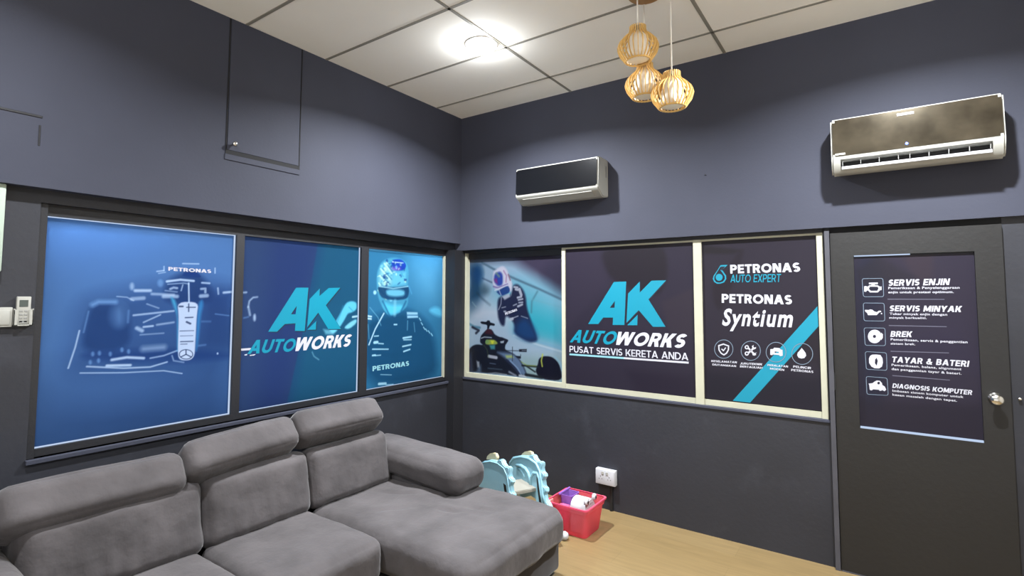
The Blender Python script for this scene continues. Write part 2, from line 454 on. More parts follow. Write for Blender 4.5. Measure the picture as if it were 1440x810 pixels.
# ------------------------------------------------------------------ printed films
class Film:
    """a printed sheet: a fine mesh whose inks are laid down per vertex"""
    def __init__(s, axis, val, u0, u1, z0, z1, step, base):
        s.axis, s.val = axis, val; s.round = True
        s.nu, s.nz = max(2, int((u1 - u0) / step)), max(2, int((z1 - z0) / step))
        s.ext = (u0, u1, z0, z1)
        s.U, s.Z = np.meshgrid(np.linspace(u0, u1, s.nu + 1), np.linspace(z0, z1, s.nz + 1))
        s.C = np.empty(s.U.shape + (3,)); s.C[:] = base

    def pt(s, p):
        w = spot(p, s.axis, s.val)
        return (w.y if s.axis == 'x' else w.x, w.z)

    def scale(s, p):
        a, b = s.pt(p), s.pt((p[0], p[1] + 1))
        return abs(a[1] - b[1])

    def lay(s, a, color, alpha):
        a = (np.clip(a, 0, 1) * alpha)[..., None]
        s.C = s.C * (1 - a) + np.array(color, float) * a

    def sd(s, q):
        d = np.full(s.U.shape, 1e9); ins = np.zeros(s.U.shape, bool)
        for i in range(len(q)):
            (x0, y0), (x1, y1) = q[i], q[(i + 1) % len(q)]
            ex, ey = x1 - x0, y1 - y0
            t = np.clip(((s.U - x0) * ex + (s.Z - y0) * ey) / (ex * ex + ey * ey + 1e-12), 0, 1)
            d = np.minimum(d, np.hypot(s.U - x0 - t * ex, s.Z - y0 - t * ey))
            if abs(ey) > 1e-12:
                ins ^= ((y0 > s.Z) != (y1 > s.Z)) & (s.U < ex * (s.Z - y0) / ey + x0)
        return np.where(ins, -d, d)

    def poly(s, pts, color, soft=0.6, alpha=1.0):
        q = [s.pt(p) for p in pts]
        for _ in range(2 if s.round and len(pts) > 4 else 0):
            q = [tuple(a[i] * (1 - t) + b[i] * t for i in (0, 1)) for a, b in zip(q, q[1:] + q[:1]) for t in (0.22, 0.78)]
        k = soft * s.scale(pts[0])
        s.lay(0.5 - s.sd(q) / (2 * k), color, alpha); return s

    def ell(s, c, rx, ry, color, soft=0.6, alpha=1.0, rot=0.0, ring=None):
        n = 28; pts = []
        for i in range(n):
            t = 2 * math.pi * i / n; a, b = rx * math.cos(t), ry * math.sin(t)
            pts.append((c[0] + a * math.cos(rot) - b * math.sin(rot), c[1] + a * math.sin(rot) + b * math.cos(rot)))
        return s.poly(pts, color, soft, alpha)

    def line(s, pts, width, color, soft=0.6, alpha=1.0):
        q = [s.pt(p) for p in pts]; k = s.scale(pts[0]); d = np.full(s.U.shape, 1e9)
        for (x0, y0), (x1, y1) in zip(q, q[1:]):
            ex, ey = x1 - x0, y1 - y0
            t = np.clip(((s.U - x0) * ex + (s.Z - y0) * ey) / (ex * ex + ey * ey + 1e-12), 0, 1)
            d = np.minimum(d, np.hypot(s.U - x0 - t * ex, s.Z - y0 - t * ey))
        s.lay(0.5 - (d - width * k / 2) / (2 * soft * k), color, alpha); return s

    def build(s, name, m):
        nu, nz = s.nu + 1, s.nz + 1
        P = np.empty((nz, nu, 3))
        if s.axis == 'x': P[..., 0] = s.val; P[..., 1] = s.U
        else: P[..., 1] = s.val; P[..., 0] = s.U
        P[..., 2] = s.Z
        i = np.arange(nz * nu).reshape(nz, nu)
        q = np.stack([i[:-1, :-1], i[:-1, 1:], i[1:, 1:], i[1:, :-1]], -1).reshape(-1, 4)
        me = bpy.data.meshes.new(name)
        me.vertices.add(nz * nu); me.vertices.foreach_set('co', P.reshape(-1))
        me.loops.add(q.size); me.loops.foreach_set('vertex_index', q.reshape(-1).astype(np.int32))
        me.polygons.add(len(q)); me.polygons.foreach_set('loop_start', np.arange(0, q.size, 4, dtype=np.int32))
        me.polygons.foreach_set('loop_total', np.full(len(q), 4, np.int32))
        me.update(); me.validate()
        at = me.color_attributes.new('ink', 'FLOAT_COLOR', 'POINT')
        c = np.clip(s.C, 0, 255) / 255
        c = np.where(c <= 0.04045, c / 12.92, ((c + 0.055) / 1.055) ** 2.4).reshape(-1, 3)
        at.data.foreach_set('color', np.concatenate([c, np.ones((len(c), 1))], 1).reshape(-1).astype(np.float32))
        return link(name, me, m)


def crop(x0, y0, sc):
    """coordinates read off an enlarged view of the photograph"""
    return lambda *ps: [(x0 + u / sc, y0 + v / sc) for u, v in ps]


def ink_shapes(name, axis, val, shapes, mats, parent):
    """flat printed shapes: list of (polygon pixels, material index, [hole pixels], layer)"""
    bm = bmesh.new(); lift = 0.0006
    for sh in shapes:
        pts, mi = sh[0], sh[1]; hole = sh[2] if len(sh) > 2 else None; layer = sh[3] if len(sh) > 3 else 0
        v = val + (lift * (layer + 1) if axis == 'x' else -lift * (layer + 1))
        def loop(pp):
            vs = [bm.verts.new(spot(p, axis, v)) for p in pp]
            return [bm.edges.new((vs[i], vs[(i + 1) % len(vs)])) for i in range(len(vs))]
        es = loop(pts) + (loop(hole) if hole else [])
        r = bmesh.ops.triangle_fill(bm, use_beauty=True, edges=es)
        for g in r['geom']:
            if isinstance(g, bmesh.types.BMFace): g.material_index = mi
    me = bpy.data.meshes.new(name)
    want = V((1, 0, 0)) if axis == 'x' else V((0, -1, 0))
    for fc in bm.faces:
        fc.normal_update()
        if fc.normal.dot(want) < 0: fc.normal_flip()
    bm.to_mesh(me); bm.free()
    return link(name, me, mats, parent)


def ring_pts(c, r, n=32):
    return [(c[0] + r * math.cos(2 * math.pi * i / n), c[1] + r * math.sin(2 * math.pi * i / n)) for i in range(n)]


def stroke(pts, wd):
    """closed outline of a poly-line of width wd, in pixels"""
    L, R = [], []
    for i, p in enumerate(pts):
        a, b = pts[max(0, i - 1)], pts[min(len(pts) - 1, i + 1)]
        dx, dy = b[0] - a[0], b[1] - a[1]; l = math.hypot(dx, dy) or 1
        L.append((p[0] - dy / l * wd / 2, p[1] + dx / l * wd / 2)); R.append((p[0] + dy / l * wd / 2, p[1] - dx / l * wd / 2))
    return L + R[::-1]


def letters(name, body, axis, val, bl, br, tl, m, parent, bold=0.02, layer=2, space=1.06):
    """one line of lettering on a wall plane: baseline from pixel bl to br, cap height up to pixel tl"""
    c = bpy.data.curves.new('lettering', 'FONT'); c.body = body; c.offset = bold; c.resolution_u = 3; c.space_character = space
    o = bpy.data.objects.new('lettering', c); COL.objects.link(o)
    dg = bpy.context.evaluated_depsgraph_get()
    me = bpy.data.meshes.new_from_object(o.evaluated_get(dg), depsgraph=dg)
    bpy.data.objects.remove(o); bpy.data.curves.remove(c)
    n = len(me.vertices); co = np.empty(n * 3); me.vertices.foreach_get('co', co); co = co.reshape(-1, 3)
    x0, x1 = co[:, 0].min(), co[:, 0].max(); y0, y1 = -bold, 0.682 + bold
    v = val + (0.0006 * (layer + 1) if axis == 'x' else -0.0006 * (layer + 1))
    A, B, T = spot(bl, axis, v), spot(br, axis, v), spot(tl, axis, v)
    u = (co[:, 0] - x0) / (x1 - x0); w_ = (co[:, 1] - y0) / (y1 - y0)
    P = np.array(A)[None] + u[:, None] * np.array(B - A)[None] + w_[:, None] * np.array(T - A)[None]
    me.vertices.foreach_set('co', P.reshape(-1)); me.update()
    me.name = name; me.materials.clear()
    o = link(name, me, m, parent)
    return o



# a broad geometric capital alphabet, drawn from bars and bows
class ArcQuad(list):
    pass


def glyphs(t):
    def vb(x, y0=0, y1=1): return [(x, y0), (x + t, y0), (x + t, y1), (x, y1)]
    def hb(x0, x1, y, tt=None): tt = tt or t; return [(x0, y), (x1, y), (x1, y + tt), (x0, y + tt)]
    def sl(x0, x1, y0=0, y1=1, w=None): w = w or t * 1.08; return [(x0, y0), (x0 + w, y0), (x1 + w, y1), (x1, y1)]
    def arc(cx, cy, rx, ry, a0, a1, n=18, tt=None):
        tt = tt or t; o, i_ = [], []
        for k_ in range(n + 1):
            a_ = math.radians(a0 + (a1 - a0) * k_ / n); c_, s_ = math.cos(a_), math.sin(a_)
            o.append((cx + rx * c_, cy + ry * s_)); i_.append((cx + (rx - tt) * c_, cy + (ry - tt) * s_))
        return [ArcQuad([o[k_], o[k_ + 1], i_[k_ + 1], i_[k_]]) for k_ in range(n)]
    h = t * 0.92
    G = {}
    G['I'] = (t, [vb(0)])
    G['E'] = (0.62, [vb(0), hb(0, 0.62, 0, h), hb(0, 0.58, 0.5 - h / 2, h), hb(0, 0.62, 1 - h, h)])
    G['H'] = (0.78, [vb(0), vb(0.78 - t), hb(0, 0.78, 0.5 - h / 2, h)])
    G['L'] = (0.58, [vb(0), hb(0, 0.58, 0, h)])
    G['T'] = (0.70, [vb(0.35 - t / 2), hb(0, 0.70, 1 - h, h)])
    G['P'] = (0.70, [vb(0), hb(0, 0.38, 1 - h, h), hb(0, 0.38, 0.36, h)] + arc(0.38, 0.68, 0.32, 0.32, -90, 90))
    G['R'] = (0.74, G['P'][1] + [sl(0.74 - t * 1.15, 0.30, 0, 0.45, t * 1.15)])
    G['B'] = (0.72, [vb(0), hb(0, 0.42, 1 - h, h), hb(0, 0.42, 0.5 - h / 2, h), hb(0, 0.42, 0, h)] + arc(0.40, 0.73, 0.29, 0.27, -90, 90) + arc(0.42, 0.28, 0.30, 0.28, -90, 90))
    G['D'] = (0.82, [vb(0), hb(0, 0.34, 1 - h, h), hb(0, 0.34, 0, h)] + arc(0.34, 0.5, 0.48, 0.5, -90, 90))
    G['O'] = (1.0, arc(0.5, 0.5, 0.5, 0.51, 0, 360, 36))
    G['C'] = (0.92, arc(0.5, 0.5, 0.5, 0.51, 42, 318, 30))
    G['G'] = (0.98, arc(0.5, 0.5, 0.5, 0.51, 42, 340, 30) + [hb(0.52, 0.98, 0.38, h)])
    G['N'] = (0.80, [vb(0), vb(0.80 - t), sl(0.80 - t * 1.3, 0, 0, 1, t * 1.3)])
    G['M'] = (0.98, [vb(0), vb(0.98 - t), sl(0.49 - t * 0.6, 0, 0.12, 1, t * 1.2), sl(0.49 - t * 0.6, 0.98 - t * 1.2, 0.12, 1, t * 1.2)])
    G['A'] = (0.90, [sl(0, 0.45 - t * 0.62, 0, 1, t * 1.15), sl(0.90 - t * 1.15, 0.45 - t * 0.53, 0, 1, t * 1.15), hb(0.2, 0.7, 0.20, h)])
    G['V'] = (0.86, [sl(0.43 - t * 0.57, 0, 0, 1, t * 1.15), sl(0.43 - t * 0.57, 0.86 - t * 1.15, 0, 1, t * 1.15)])
    G['W'] = (1.24, [sl(0.31 - t * 0.55, 0), sl(0.31 - t * 0.55, 0.62 - t * 0.55), sl(0.93 - t * 0.55, 0.62 - t * 0.55), sl(0.93 - t * 0.55, 1.24 - t * 1.1)])
    G['K'] = (0.78, [vb(0), sl(0.12, 0.78 - t * 1.3, 0.34, 1, t * 1.3), sl(0.78 - t * 1.3, 0.22, 0, 0.60, t * 1.3)])
    G['X'] = (0.80, [sl(0, 0.80 - t * 1.25, 0, 1, t * 1.25), sl(0.80 - t * 1.25, 0, 0, 1, t * 1.25)])
    G['Y'] = (0.82, [vb(0.41 - t / 2, 0, 0.5), sl(0.41 - t * 0.6, 0, 0.38, 1, t * 1.2), sl(0.41 - t * 0.6, 0.82 - t * 1.2, 0.38, 1, t * 1.2)])
    G['U'] = (0.78, [vb(0, 0.36), vb(0.78 - t, 0.36)] + arc(0.39, 0.37, 0.39, 0.38, 180, 360))
    G['J'] = (0.54, [vb(0.54 - t, 0.28)] + arc(0.27, 0.28, 0.27, 0.29, 200, 360))
    ry = 0.25 + t / 4
    G['S'] = (0.66, arc(0.33, 1 - ry, 0.33, ry, 35, 270, 20) + arc(0.33, ry, 0.33, ry, -145, 90, 20))
    G['&'] = (0.86, arc(0.36, 0.77, 0.22, 0.23, 0, 360, 22, t * 0.8) + arc(0.32, 0.29, 0.32, 0.30, 60, 330, 22, t * 0.95) + [sl(0.86 - t * 1.25, 0.20, 0, 0.72, t * 1.2), sl(0.42, 0.86 - t, 0.02, 0.46, t)])
    G[' '] = (0.34, [])
    return G


def caps(name, body, axis, val, bl, br, tl, m, parent, t=0.215, layer=2, gap=0.085):
    """one line of broad capitals on a wall plane: baseline bl-br, top left tl (pixels)"""
    G = glyphs(t); quads = []; x = 0.0; word = 0
    for i, ch in enumerate(body):
        word += ch == ' '
        wd, qs = G[ch]
        lev = 0; was = False
        for q in qs:
            if not (was and isinstance(q, ArcQuad)): lev += 1
            was = isinstance(q, ArcQuad); quads.append(([(x + a, b) for a, b in q], lev, word))
        x += wd + gap
    x -= gap
    v = val + (0.0006 * (layer + 1) if axis == 'x' else -0.0006 * (layer + 1))
    A, B, T = spot(bl, axis, v), spot(br, axis, v), spot(tl, axis, v)
    want = V((1, 0, 0)) if axis == 'x' else V((0, -1, 0))
    for wd in range(word + 1):                      # every word is a mesh of its own
        bm = bmesh.new()
        for q, n_, wi in quads:
            if wi != wd: continue
            fc = bm.faces.new([bm.verts.new(A + (B - A) * (a / x) + (T - A) * b + want * (0.00002 * n_)) for a, b in q])
            fc.normal_update()
            if fc.normal.dot(want) < 0: fc.normal_flip()
        me = bpy.data.meshes.new(name); bm.to_mesh(me); bm.free()
        link(name, me, m, parent)


# --- left light 1: racing car in blue
fy = panes_l[0]
F = Film('x', XP, fy[0], fy[1] - 0.010, PZ0 + 0.007, PZ1 - 0.005, 0.0026, (66, 100, 148))
k = crop(80, 350, 4.262)
F.poly(k((150, 330), (250, 290), (620, 210), (1060, 190), (1060, 700), (160, 760), (60, 700)), (30, 54, 98), 22, 0.6)
F.poly(k((160, 480), (200, 350), (260, 310), (380, 320), (440, 400), (440, 600), (150, 620)), (18, 42, 86), 5, 0.6)
F.poly(k((650, 200), (760, 130), (830, 130), (930, 220), (930, 330), (640, 330)), (20, 42, 86), 5, 0.7)
F.poly(k((880, 260), (1060, 240), (1060, 600), (860, 600)), (24, 44, 90), 12, 0.6)
F.poly([(30, 560), (200, 530), (345, 430), (345, 640), (30, 660)], (34, 58, 98), 70, 0.75)  # darker bottom and right: fall-off of the backlight painted into the ink
F.ell(k((600, 640))[0], 105, 9, (16, 40, 92), 5, 0.5)
W_ = (172, 190, 212); B_ = (104, 142, 188)
F.line(k((215, 335), (250, 318), (350, 318)), 6.3, B_, 2.70, 0.74)
F.line(k((190, 375), (160, 500)), 1.7, B_, 1.08, 0.55); F.line(k((135, 490), (110, 590), (68, 715)), 1.9, W_, 0.72, 0.74)
F.ell(k((372, 400))[0], 9, 14.7, B_, 8.10, 0.51)
F.line(k((360, 285), (420, 290), (460, 310)), 1.6, W_, 0.72, 0.55)
F.line(k((450, 300), (520, 295)), 5.2, W_, 1.32, 0.55); F.line(k((470, 250), (560, 250)), 4.2, W_, 1.32, 0.74)
F.ell(k((450, 225))[0], 3, 5.2, W_, 1.80, 0.55); F.ell(k((620, 205))[0], 4, 5.2, B_, 1.80, 0.55)
F.line(k((570, 270), (700, 275)), 3.7, W_, 1.32, 0.55)
F.line(k((460, 398), (700, 372)), 2.7, W_, 0.90, 0.64); F.line(k((520, 440), (620, 395)), 2.1, W_, 0.90, 0.64)
F.line(k((540, 330), (610, 355)), 1.7, W_, 0.90, 0.55); F.line(k((520, 468), (575, 462)), 2.7, W_, 0.90, 0.74)
F.line(k((480, 475), (510, 490)), 5.2, W_, 1.44, 0.64); F.line(k((600, 455), (700, 440)), 2.7, W_, 1.08, 0.55)
F.line(k((500, 515), (640, 505)), 1.9, W_, 0.90, 0.46); F.line(k((430, 370), (425, 440)), 2.1, B_, 1.32, 0.46)
F.line(k((330, 665), (420, 650), (520, 655)), 3.8, W_, 1.26, 0.83); F.line(k((520, 600), (640, 590)), 7.4, W_, 3.60, 0.46)
F.line(k((560, 655), (640, 640), (720, 610)), 2.1, W_, 0.90, 0.64); F.line(k((300, 700), (440, 697)), 3.6, W_, 1.08, 0.83)
F.line(k((180, 705), (400, 715), (560, 708), (660, 678)), 2.3, W_, 0.90, 0.74); F.line(k((140, 744), (400, 742), (640, 730), (750, 747)), 1.8, W_, 0.72, 0.69)
for q in ((215, 630), (255, 625), (320, 630), (390, 605), (430, 615), (200, 680), (250, 670)): F.ell(k(q)[0], 2.2, 3.2, B_, 1.32, 0.64)
F.line(k((690, 640), (700, 670), (760, 680)), 1.7, W_, 0.90, 0.55)
F.line(k((600, 135), (640, 130)), 1.9, W_, 0.72, 0.64); F.line(k((610, 147), (650, 140)), 1.5, W_, 0.72, 0.55); F.line(k((642, 105), (642, 130)), 1.6, W_, 0.60, 0.64)
F.line(k((948, 115), (948, 145)), 1.7, W_, 0.60, 0.64); F.line(k((755, 88), (850, 90)), 1.9, W_, 0.72, 0.64)
F.poly(k((745, 165), (770, 135), (800, 128), (850, 145), (870, 175)), (20, 46, 100), 1, 0.9)
F.line(k((660, 195), (740, 185), (820, 192)), 3.2, W_, 0.90, 0.83); F.line(k((665, 212), (760, 205), (790, 210)), 1.7, W_, 0.72, 0.55)
F.line(k((680, 240), (700, 232), (720, 235)), 3.2, W_, 0.90, 0.64); F.line(k((650, 250), (720, 258)), 2.1, W_, 0.90, 0.46)
F.line(k((640, 285), (720, 285)), 5.2, W_, 1.44, 0.64); F.line(k((790, 205), (792, 318)), 2.1, W_, 0.72, 0.83)
F.line(k((755, 215), (745, 250)), 1.7, W_, 0.72, 0.64)
F.line(k((870, 203), (915, 206)), 2.5, W_, 0.90, 0.74); F.line(k((865, 240), (890, 238), (890, 260)), 3.2, W_, 0.90, 0.64); F.line(k((862, 283), (900, 280)), 5.2, W_, 1.26, 0.64)
F.line(k((965, 235), (968, 270)), 2.3, W_, 0.84, 0.64); F.line(k((1000, 262), (1045, 258)), 3.2, W_, 1.08, 0.74)
F.line(k((950, 390), (1030, 400)), 1.5, B_, 0.90, 0.55); F.line(k((870, 435), (920, 435)), 2.1, B_, 1.32, 0.37); F.line(k((850, 580), (890, 575)), 2.1, B_, 1.32, 0.46); F.ell(k((963, 627))[0], 1.2, 1.5, W_, 0.72, 0.83)
F.poly(k((680, 280), (722, 320), (722, 640), (728, 560), (724, 400), (690, 320)), (60, 140, 178), 2, 0.9)
F.poly(k((870, 300), (845, 330), (830, 640), (848, 560), (862, 400), (880, 330)), (46, 112, 164), 2, 0.8)
F.poly(k((722, 318), (850, 318), (838, 400), (830, 560), (826, 640), (800, 668), (740, 668), (724, 640), (728, 500), (730, 400)), (166, 178, 200), 0.8, 0.97)
for q, wd in (((735, 345, 755, 345), 2.2), ((778, 350, 830, 350), 1.4), ((790, 330, 790, 375), 1.6), ((770, 412, 815, 410), 1.6), ((778, 438, 800, 448), 2.6), ((738, 492, 820, 490), 0.9), ((740, 522, 815, 520), 0.6), ((742, 556, 815, 554), 1.4), ((742, 571, 780, 570), 0.9)):
    F.line(k(q[:2], q[2:]), wd, (40, 52, 82), 0.6, 0.85)
ec = k((774, 632))[0]
F.ell(ec, 10, 7.2, (40, 52, 82), 0.5, 0.9); F.ell(ec, 8.8, 6.1, (166, 178, 200), 0.5, 1)
for t in (-90, 35, 145): F.line([ec, (ec[0] + 8.8 * math.cos(math.radians(t)), ec[1] + 6.3 * math.sin(math.radians(t)))], 1.4, (40, 52, 82), 0.5, 0.9)
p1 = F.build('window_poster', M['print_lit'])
tag(p1, 'blue window print of a racing car seen head-on, nearest the remote control', 'poster')
caps('car_wing_lettering', 'PETRONAS', 'x', XP, *k((668, 130), (925, 145), (668, 108)), M['white_ink'], p1, t=0.235)

# --- left light 2: workshop logo over navy and teal
fy = panes_l[1]
F = Film('x', XP, fy[0], fy[1] - 0.010, PZ0 + 0.005, PZ1, 0.005, (40, 58, 94))
F.round = False
F.poly([(447.5, 340), (520, 340), (520, 600), (400, 600), (403, 570), (425, 470)], (26, 72, 100), 1.0, 1)
F.round = True
F.poly([(380, 330), (449, 340), (404, 570), (360, 590)], (30, 44, 92), 18, 0.5)
k = crop(330, 380, 5.784)
F.line(k((110, 300), (120, 250), (150, 222), (185, 218)), 1.8, W_, 1.2, 0.8); F.line(k((112, 300), (125, 365)), 2.2, W_, 1.5, 0.8)
F.ell(k((162, 385))[0], 1.8, 5, W_, 1.6, 0.8); F.line(k((62, 182), (95, 180)), 2.4, W_, 1, 0.7); F.line(k((75, 388), (110, 380)), 1.6, B_, 1.2, 0.6)
A_ = (96, 190, 214)
F.poly(k((760, 480), (820, 420), (860, 350), (905, 265), (950, 250), (992, 262), (992, 320), (950, 345), (920, 350), (890, 410), (850, 470), (800, 520)), A_, 1.4, 0.85)
F.line(k((930, 300), (960, 330)), 1.2, (40, 120, 150), 0.8, 0.7); F.line(k((880, 290), (860, 360), (830, 430)), 1.5, (40, 120, 150), 1.2, 0.6)
F.poly(k((885, 470), (940, 420), (992, 395), (992, 430), (930, 480)), (130, 205, 220), 1.2, 0.8)
F.line(k((960, 380), (995, 375)), 2.6, (190, 225, 235), 0.8, 0.8)
F.poly(k((720, 480), (830, 490), (800, 525), (740, 520)), (120, 190, 205), 2, 0.6)
F.line(k((630, 665), (645, 700), (685, 728)), 1.3, (120, 170, 190), 0.8, 0.7)
p2 = F.build('window_poster', M['print_lit'])
tag(p2, 'navy and teal window print with slanted cyan AK logo, middle of the blue backlit row', 'poster')
T1 = [k((272, 500), (500, 142), (600, 142), (570, 495), (490, 493), (495, 432), (408, 438), (345, 500)), k((458, 358), (495, 358), (505, 290)),
      k((610, 235), (693, 148), (690, 210), (765, 145), (860, 142), (742, 285), (865, 478), (762, 480), (680, 345), (590, 465)), k((590, 485), (660, 483), (665, 412))]
def logo(parent, axis, val, T, off):
    sh = lambda P: [(x + off[0], y + off[1]) for x, y in P]
    ink_shapes('logo_mark', axis, val, [(sh(T[0]), 1, sh(T[1]), 0), (sh(T[2]), 1, None, 0), (sh(T[3]), 1, None, 0),
                                        (T[0], 0, T[1], 1), (T[2], 0, None, 1), (T[3], 0, None, 1)], [M['cyan_ink'], M['navy_ink']], parent)
logo(p2, 'x', XP, T1, (1.0, 1.0))
caps('cyan_lettering', 'AUTO', 'x', XP, *k((102, 682), (478, 660), (144, 568)), M['cyan_ink'], p2, t=0.215)
caps('white_lettering', 'WORKS', 'x', XP, *k((474, 660), (932, 620), (512, 548)), M['white_ink'], p2, t=0.235)
ink_shapes('speed_streak', 'x', XP, [(k((50, 638), (132, 632), (128, 650), (55, 655)), 0), (k((80, 685), (104, 680), (100, 692), (80, 694)), 0), (k((124, 690), (172, 682), (160, 692), (124, 697)), 0)], [M['white_ink']], p2)

# --- left light 3: driver in a helmet
fy = panes_l[2]
F = Film('x', XP, fy[0], fy[1], PZ0 + 0.004, PZ1, 0.0032, (44, 104, 140))
k = crop(510, 345, 3.951)
F.poly(k((0, 0), (474, 40), (474, 60), (0, 25)), (110, 180, 220), 2, 0.8)
F.poly(k((280, 60), (440, 80), (440, 330), (330, 330), (260, 200)), (92, 158, 192), 26, 0.6)
F.poly(k((10, 420), (110, 380), (240, 360), (330, 400), (400, 500), (420, 750), (0, 800)), (20, 62, 94), 9, 0.85)
F.poly(k((75, 170), (95, 100), (140, 70), (200, 68), (245, 95), (258, 150), (250, 230), (255, 330), (215, 370), (150, 395), (110, 350), (82, 280)), (66, 138, 168), 1.4, 1)
F.poly(k((160, 80), (215, 75), (245, 110), (230, 140), (180, 140), (160, 110)), (24, 54, 150), 1.2, 0.95)
F.line(k((165, 92), (225, 98)), 1.3, (200, 220, 240), 0.7, 0.8); F.ell(k((185, 130))[0], 7, 2.5, (130, 80, 170), 2, 0.7)
F.poly(k((100, 120), (140, 90), (160, 150), (170, 215), (120, 240), (85, 220)), (160, 205, 200), 4, 0.6)
for q in ((100, 130, 150, 190), (95, 170, 140, 215), (120, 100, 165, 160), (90, 210, 120, 260), (85, 250, 130, 300)): F.line(k(q[:2], q[2:]), 1.8, (200, 225, 190), 1, 0.7); F.line(k((q[0] + 12, q[1]), (q[2] + 12, q[3])), 1.4, (30, 80, 120), 0.9, 0.6)
F.poly(k((170, 150), (240, 150), (240, 215), (165, 225)), (96, 172, 196), 2.5, 0.8)
rr_ = random.Random(5)
for _ in range(70):
    a_, r_ = rr_.uniform(0, 6.28), rr_.random() ** 0.5
    q_ = (165 + 82 * r_ * math.cos(a_), 190 + 115 * r_ * math.sin(a_))
    F.ell(k(q_)[0], rr_.uniform(0.8, 3.2), rr_.uniform(0.6, 2.0), rr_.choice([(176, 206, 176), (24, 70, 120), (120, 190, 210), (20, 50, 110), (190, 210, 214), (60, 140, 170)]), 0.8, 0.6, rr_.uniform(0, 3))
F.poly(k((84, 222), (170, 236), (256, 222), (258, 262), (248, 298), (180, 306), (110, 296), (88, 262)), (22, 58, 92), 1.2, 0.92)
F.poly(k((128, 244), (232, 246), (234, 280), (180, 286), (134, 278)), (112, 190, 212), 2.0, 0.8)
F.line(k((92, 228), (170, 240), (252, 228)), 1.6, (150, 200, 214), 0.8, 0.8)
F.poly(k((110, 310), (160, 335), (225, 330), (215, 365), (150, 392), (118, 350)), (84, 190, 218), 3, 0.8)
F.line(k((112, 312), (150, 392)), 3.0, (30, 84, 122), 1.2, 0.7); F.line(k((240, 312), (214, 366)), 3.0, (30, 84, 122), 1.2, 0.7); F.line(k((180, 310), (178, 385)), 5.0, (120, 184, 204), 2.0, 0.6)
F.ell(k((68, 262))[0], 2.2, 3, (170, 215, 230), 1, 0.8); F.line(k((258, 230), (272, 268)), 2, (80, 150, 190), 1, 0.6)
F.poly(k((15, 385), (52, 392), (50, 414), (15, 410)), (196, 226, 236), 0.8, 0.85); F.line(k((15, 398), (52, 403)), 1.4, (40, 90, 130), 0.6, 0.8)
F.poly(k((245, 370), (305, 372), (308, 402), (248, 405)), (160, 206, 226), 0.9, 0.8); F.line(k((245, 388), (308, 388)), 1.6, (40, 90, 130), 0.6, 0.8)
F.line(k((35, 552), (70, 465), (118, 378)), 2.2, (190, 224, 238), 0.8, 0.85); F.line(k((40, 345), (85, 400), (102, 445)), 1.2, (120, 180, 205), 0.8, 0.6); F.line(k((30, 440), (36, 520)), 1.2, (120, 180, 205), 0.8, 0.6)
F.line(k((250, 420), (248, 470)), 1.5, (120, 180, 205), 0.9, 0.6); F.line(k((285, 430), (290, 480)), 1.2, (120, 180, 205), 0.9, 0.6)
for q in ((315, 405), (325, 430), (338, 455), (350, 465), (365, 475), (380, 490)): F.line(k(q, (q[0] + 8, q[1] + 12)), 1.6, (160, 210, 228), 0.7, 0.8)
F.poly(k((365, 360), (400, 340), (435, 350), (440, 400), (395, 385)), (90, 180, 214), 3, 0.8)
for q in ((65, 505, 88, 503, 1.6), (65, 540, 82, 538, 4), (88, 545, 115, 547, 1.6), (55, 577, 142, 577, 1.8), (55, 612, 70, 610, 2.4), (70, 613, 100, 610, 1.3), (225, 515, 270, 508, 2.6), (228, 525, 270, 524, 1.6), (222, 562, 268, 552, 2.2), (228, 590, 262, 578, 2.2), (175, 440, 190, 440, 2), (90, 770, 128, 768, 3.6), (130, 775, 170, 772, 1.2), (100, 718, 160, 720, 0.8)):
    F.line(k(q[:2], q[2:4]), q[4], (170, 214, 230), 0.7, 0.85)
p3 = F.build('window_poster', M['print_lit'])
tag(p3, 'blue window print of a helmeted driver, standing beside the dark corner post', 'poster')
caps('chest_lettering', 'PETRONAS', 'x', XP, *k((55, 700), (258, 668), (55, 672)), M['lcyan_ink'], p3, t=0.235)

# --- back light 1: driver and car in the mist
YA = 0.100
F = Film('y', YA, 0.015, 1.050, 0.905, 2.035, 0.0036, (124, 148, 170))
k = crop(650, 355, 7.713)
F.poly(k((-20, -60), (1200, -60), (1200, 470), (1080, 450), (870, 300), (700, 190), (540, 80), (200, 80), (60, 130), (-20, 200)), (53, 47, 67), 9, 1)
F.poly(k((850, 260), (900, 120), (1200, 60), (1200, 470), (1080, 450)), (38, 35, 53), 8, 0.6)
F.poly(k((540, 260), (1100, 500), (1120, 1000), (420, 800), (300, 560)), (75, 149, 169), 20, 0.9)
F.poly(k((600, 560), (1100, 720), (1100, 1000), (560, 860)), (31, 146, 166), 14, 0.75)
F.line(k((215, 110), (340, 180), (560, 280), (840, 400), (1100, 520)), 3, (57, 82, 102), 1.2, 0.8); F.line(k((220, 280), (320, 325)), 2.4, (57, 73, 99), 1, 0.7)
F.line(k((815, 425), (755, 530), (750, 650)), 2.6, (57, 99, 116), 1.2, 0.7); F.line(k((640, 480), (1100, 600)), 1.6, (90, 141, 158), 1.4, 0.5)
F.poly(k((60, 160), (110, 120), (190, 130), (215, 200), (200, 310), (230, 420), (200, 560), (160, 660), (50, 720)), (15, 53, 85), 7, 0.95)
F.poly(k((180, 400), (240, 340), (300, 390), (280, 460), (220, 470)), (53, 75, 90), 5, 0.8); F.ell(k((160, 240))[0], 7, 12, (11, 52, 99), 6, 0.8)
F.ell(k((70, 330))[0], 2.4, 11, (124, 141, 158), 3, 0.8); F.line(k((110, 540), (150, 590)), 1.4, (99, 132, 141), 1, 0.7); F.line(k((160, 440), (215, 500), (300, 570)), 3, (23, 48, 68), 1.6, 0.8)
F.ell(k((330, 690))[0], 34, 20, (163, 173, 188), 15, 0.9)
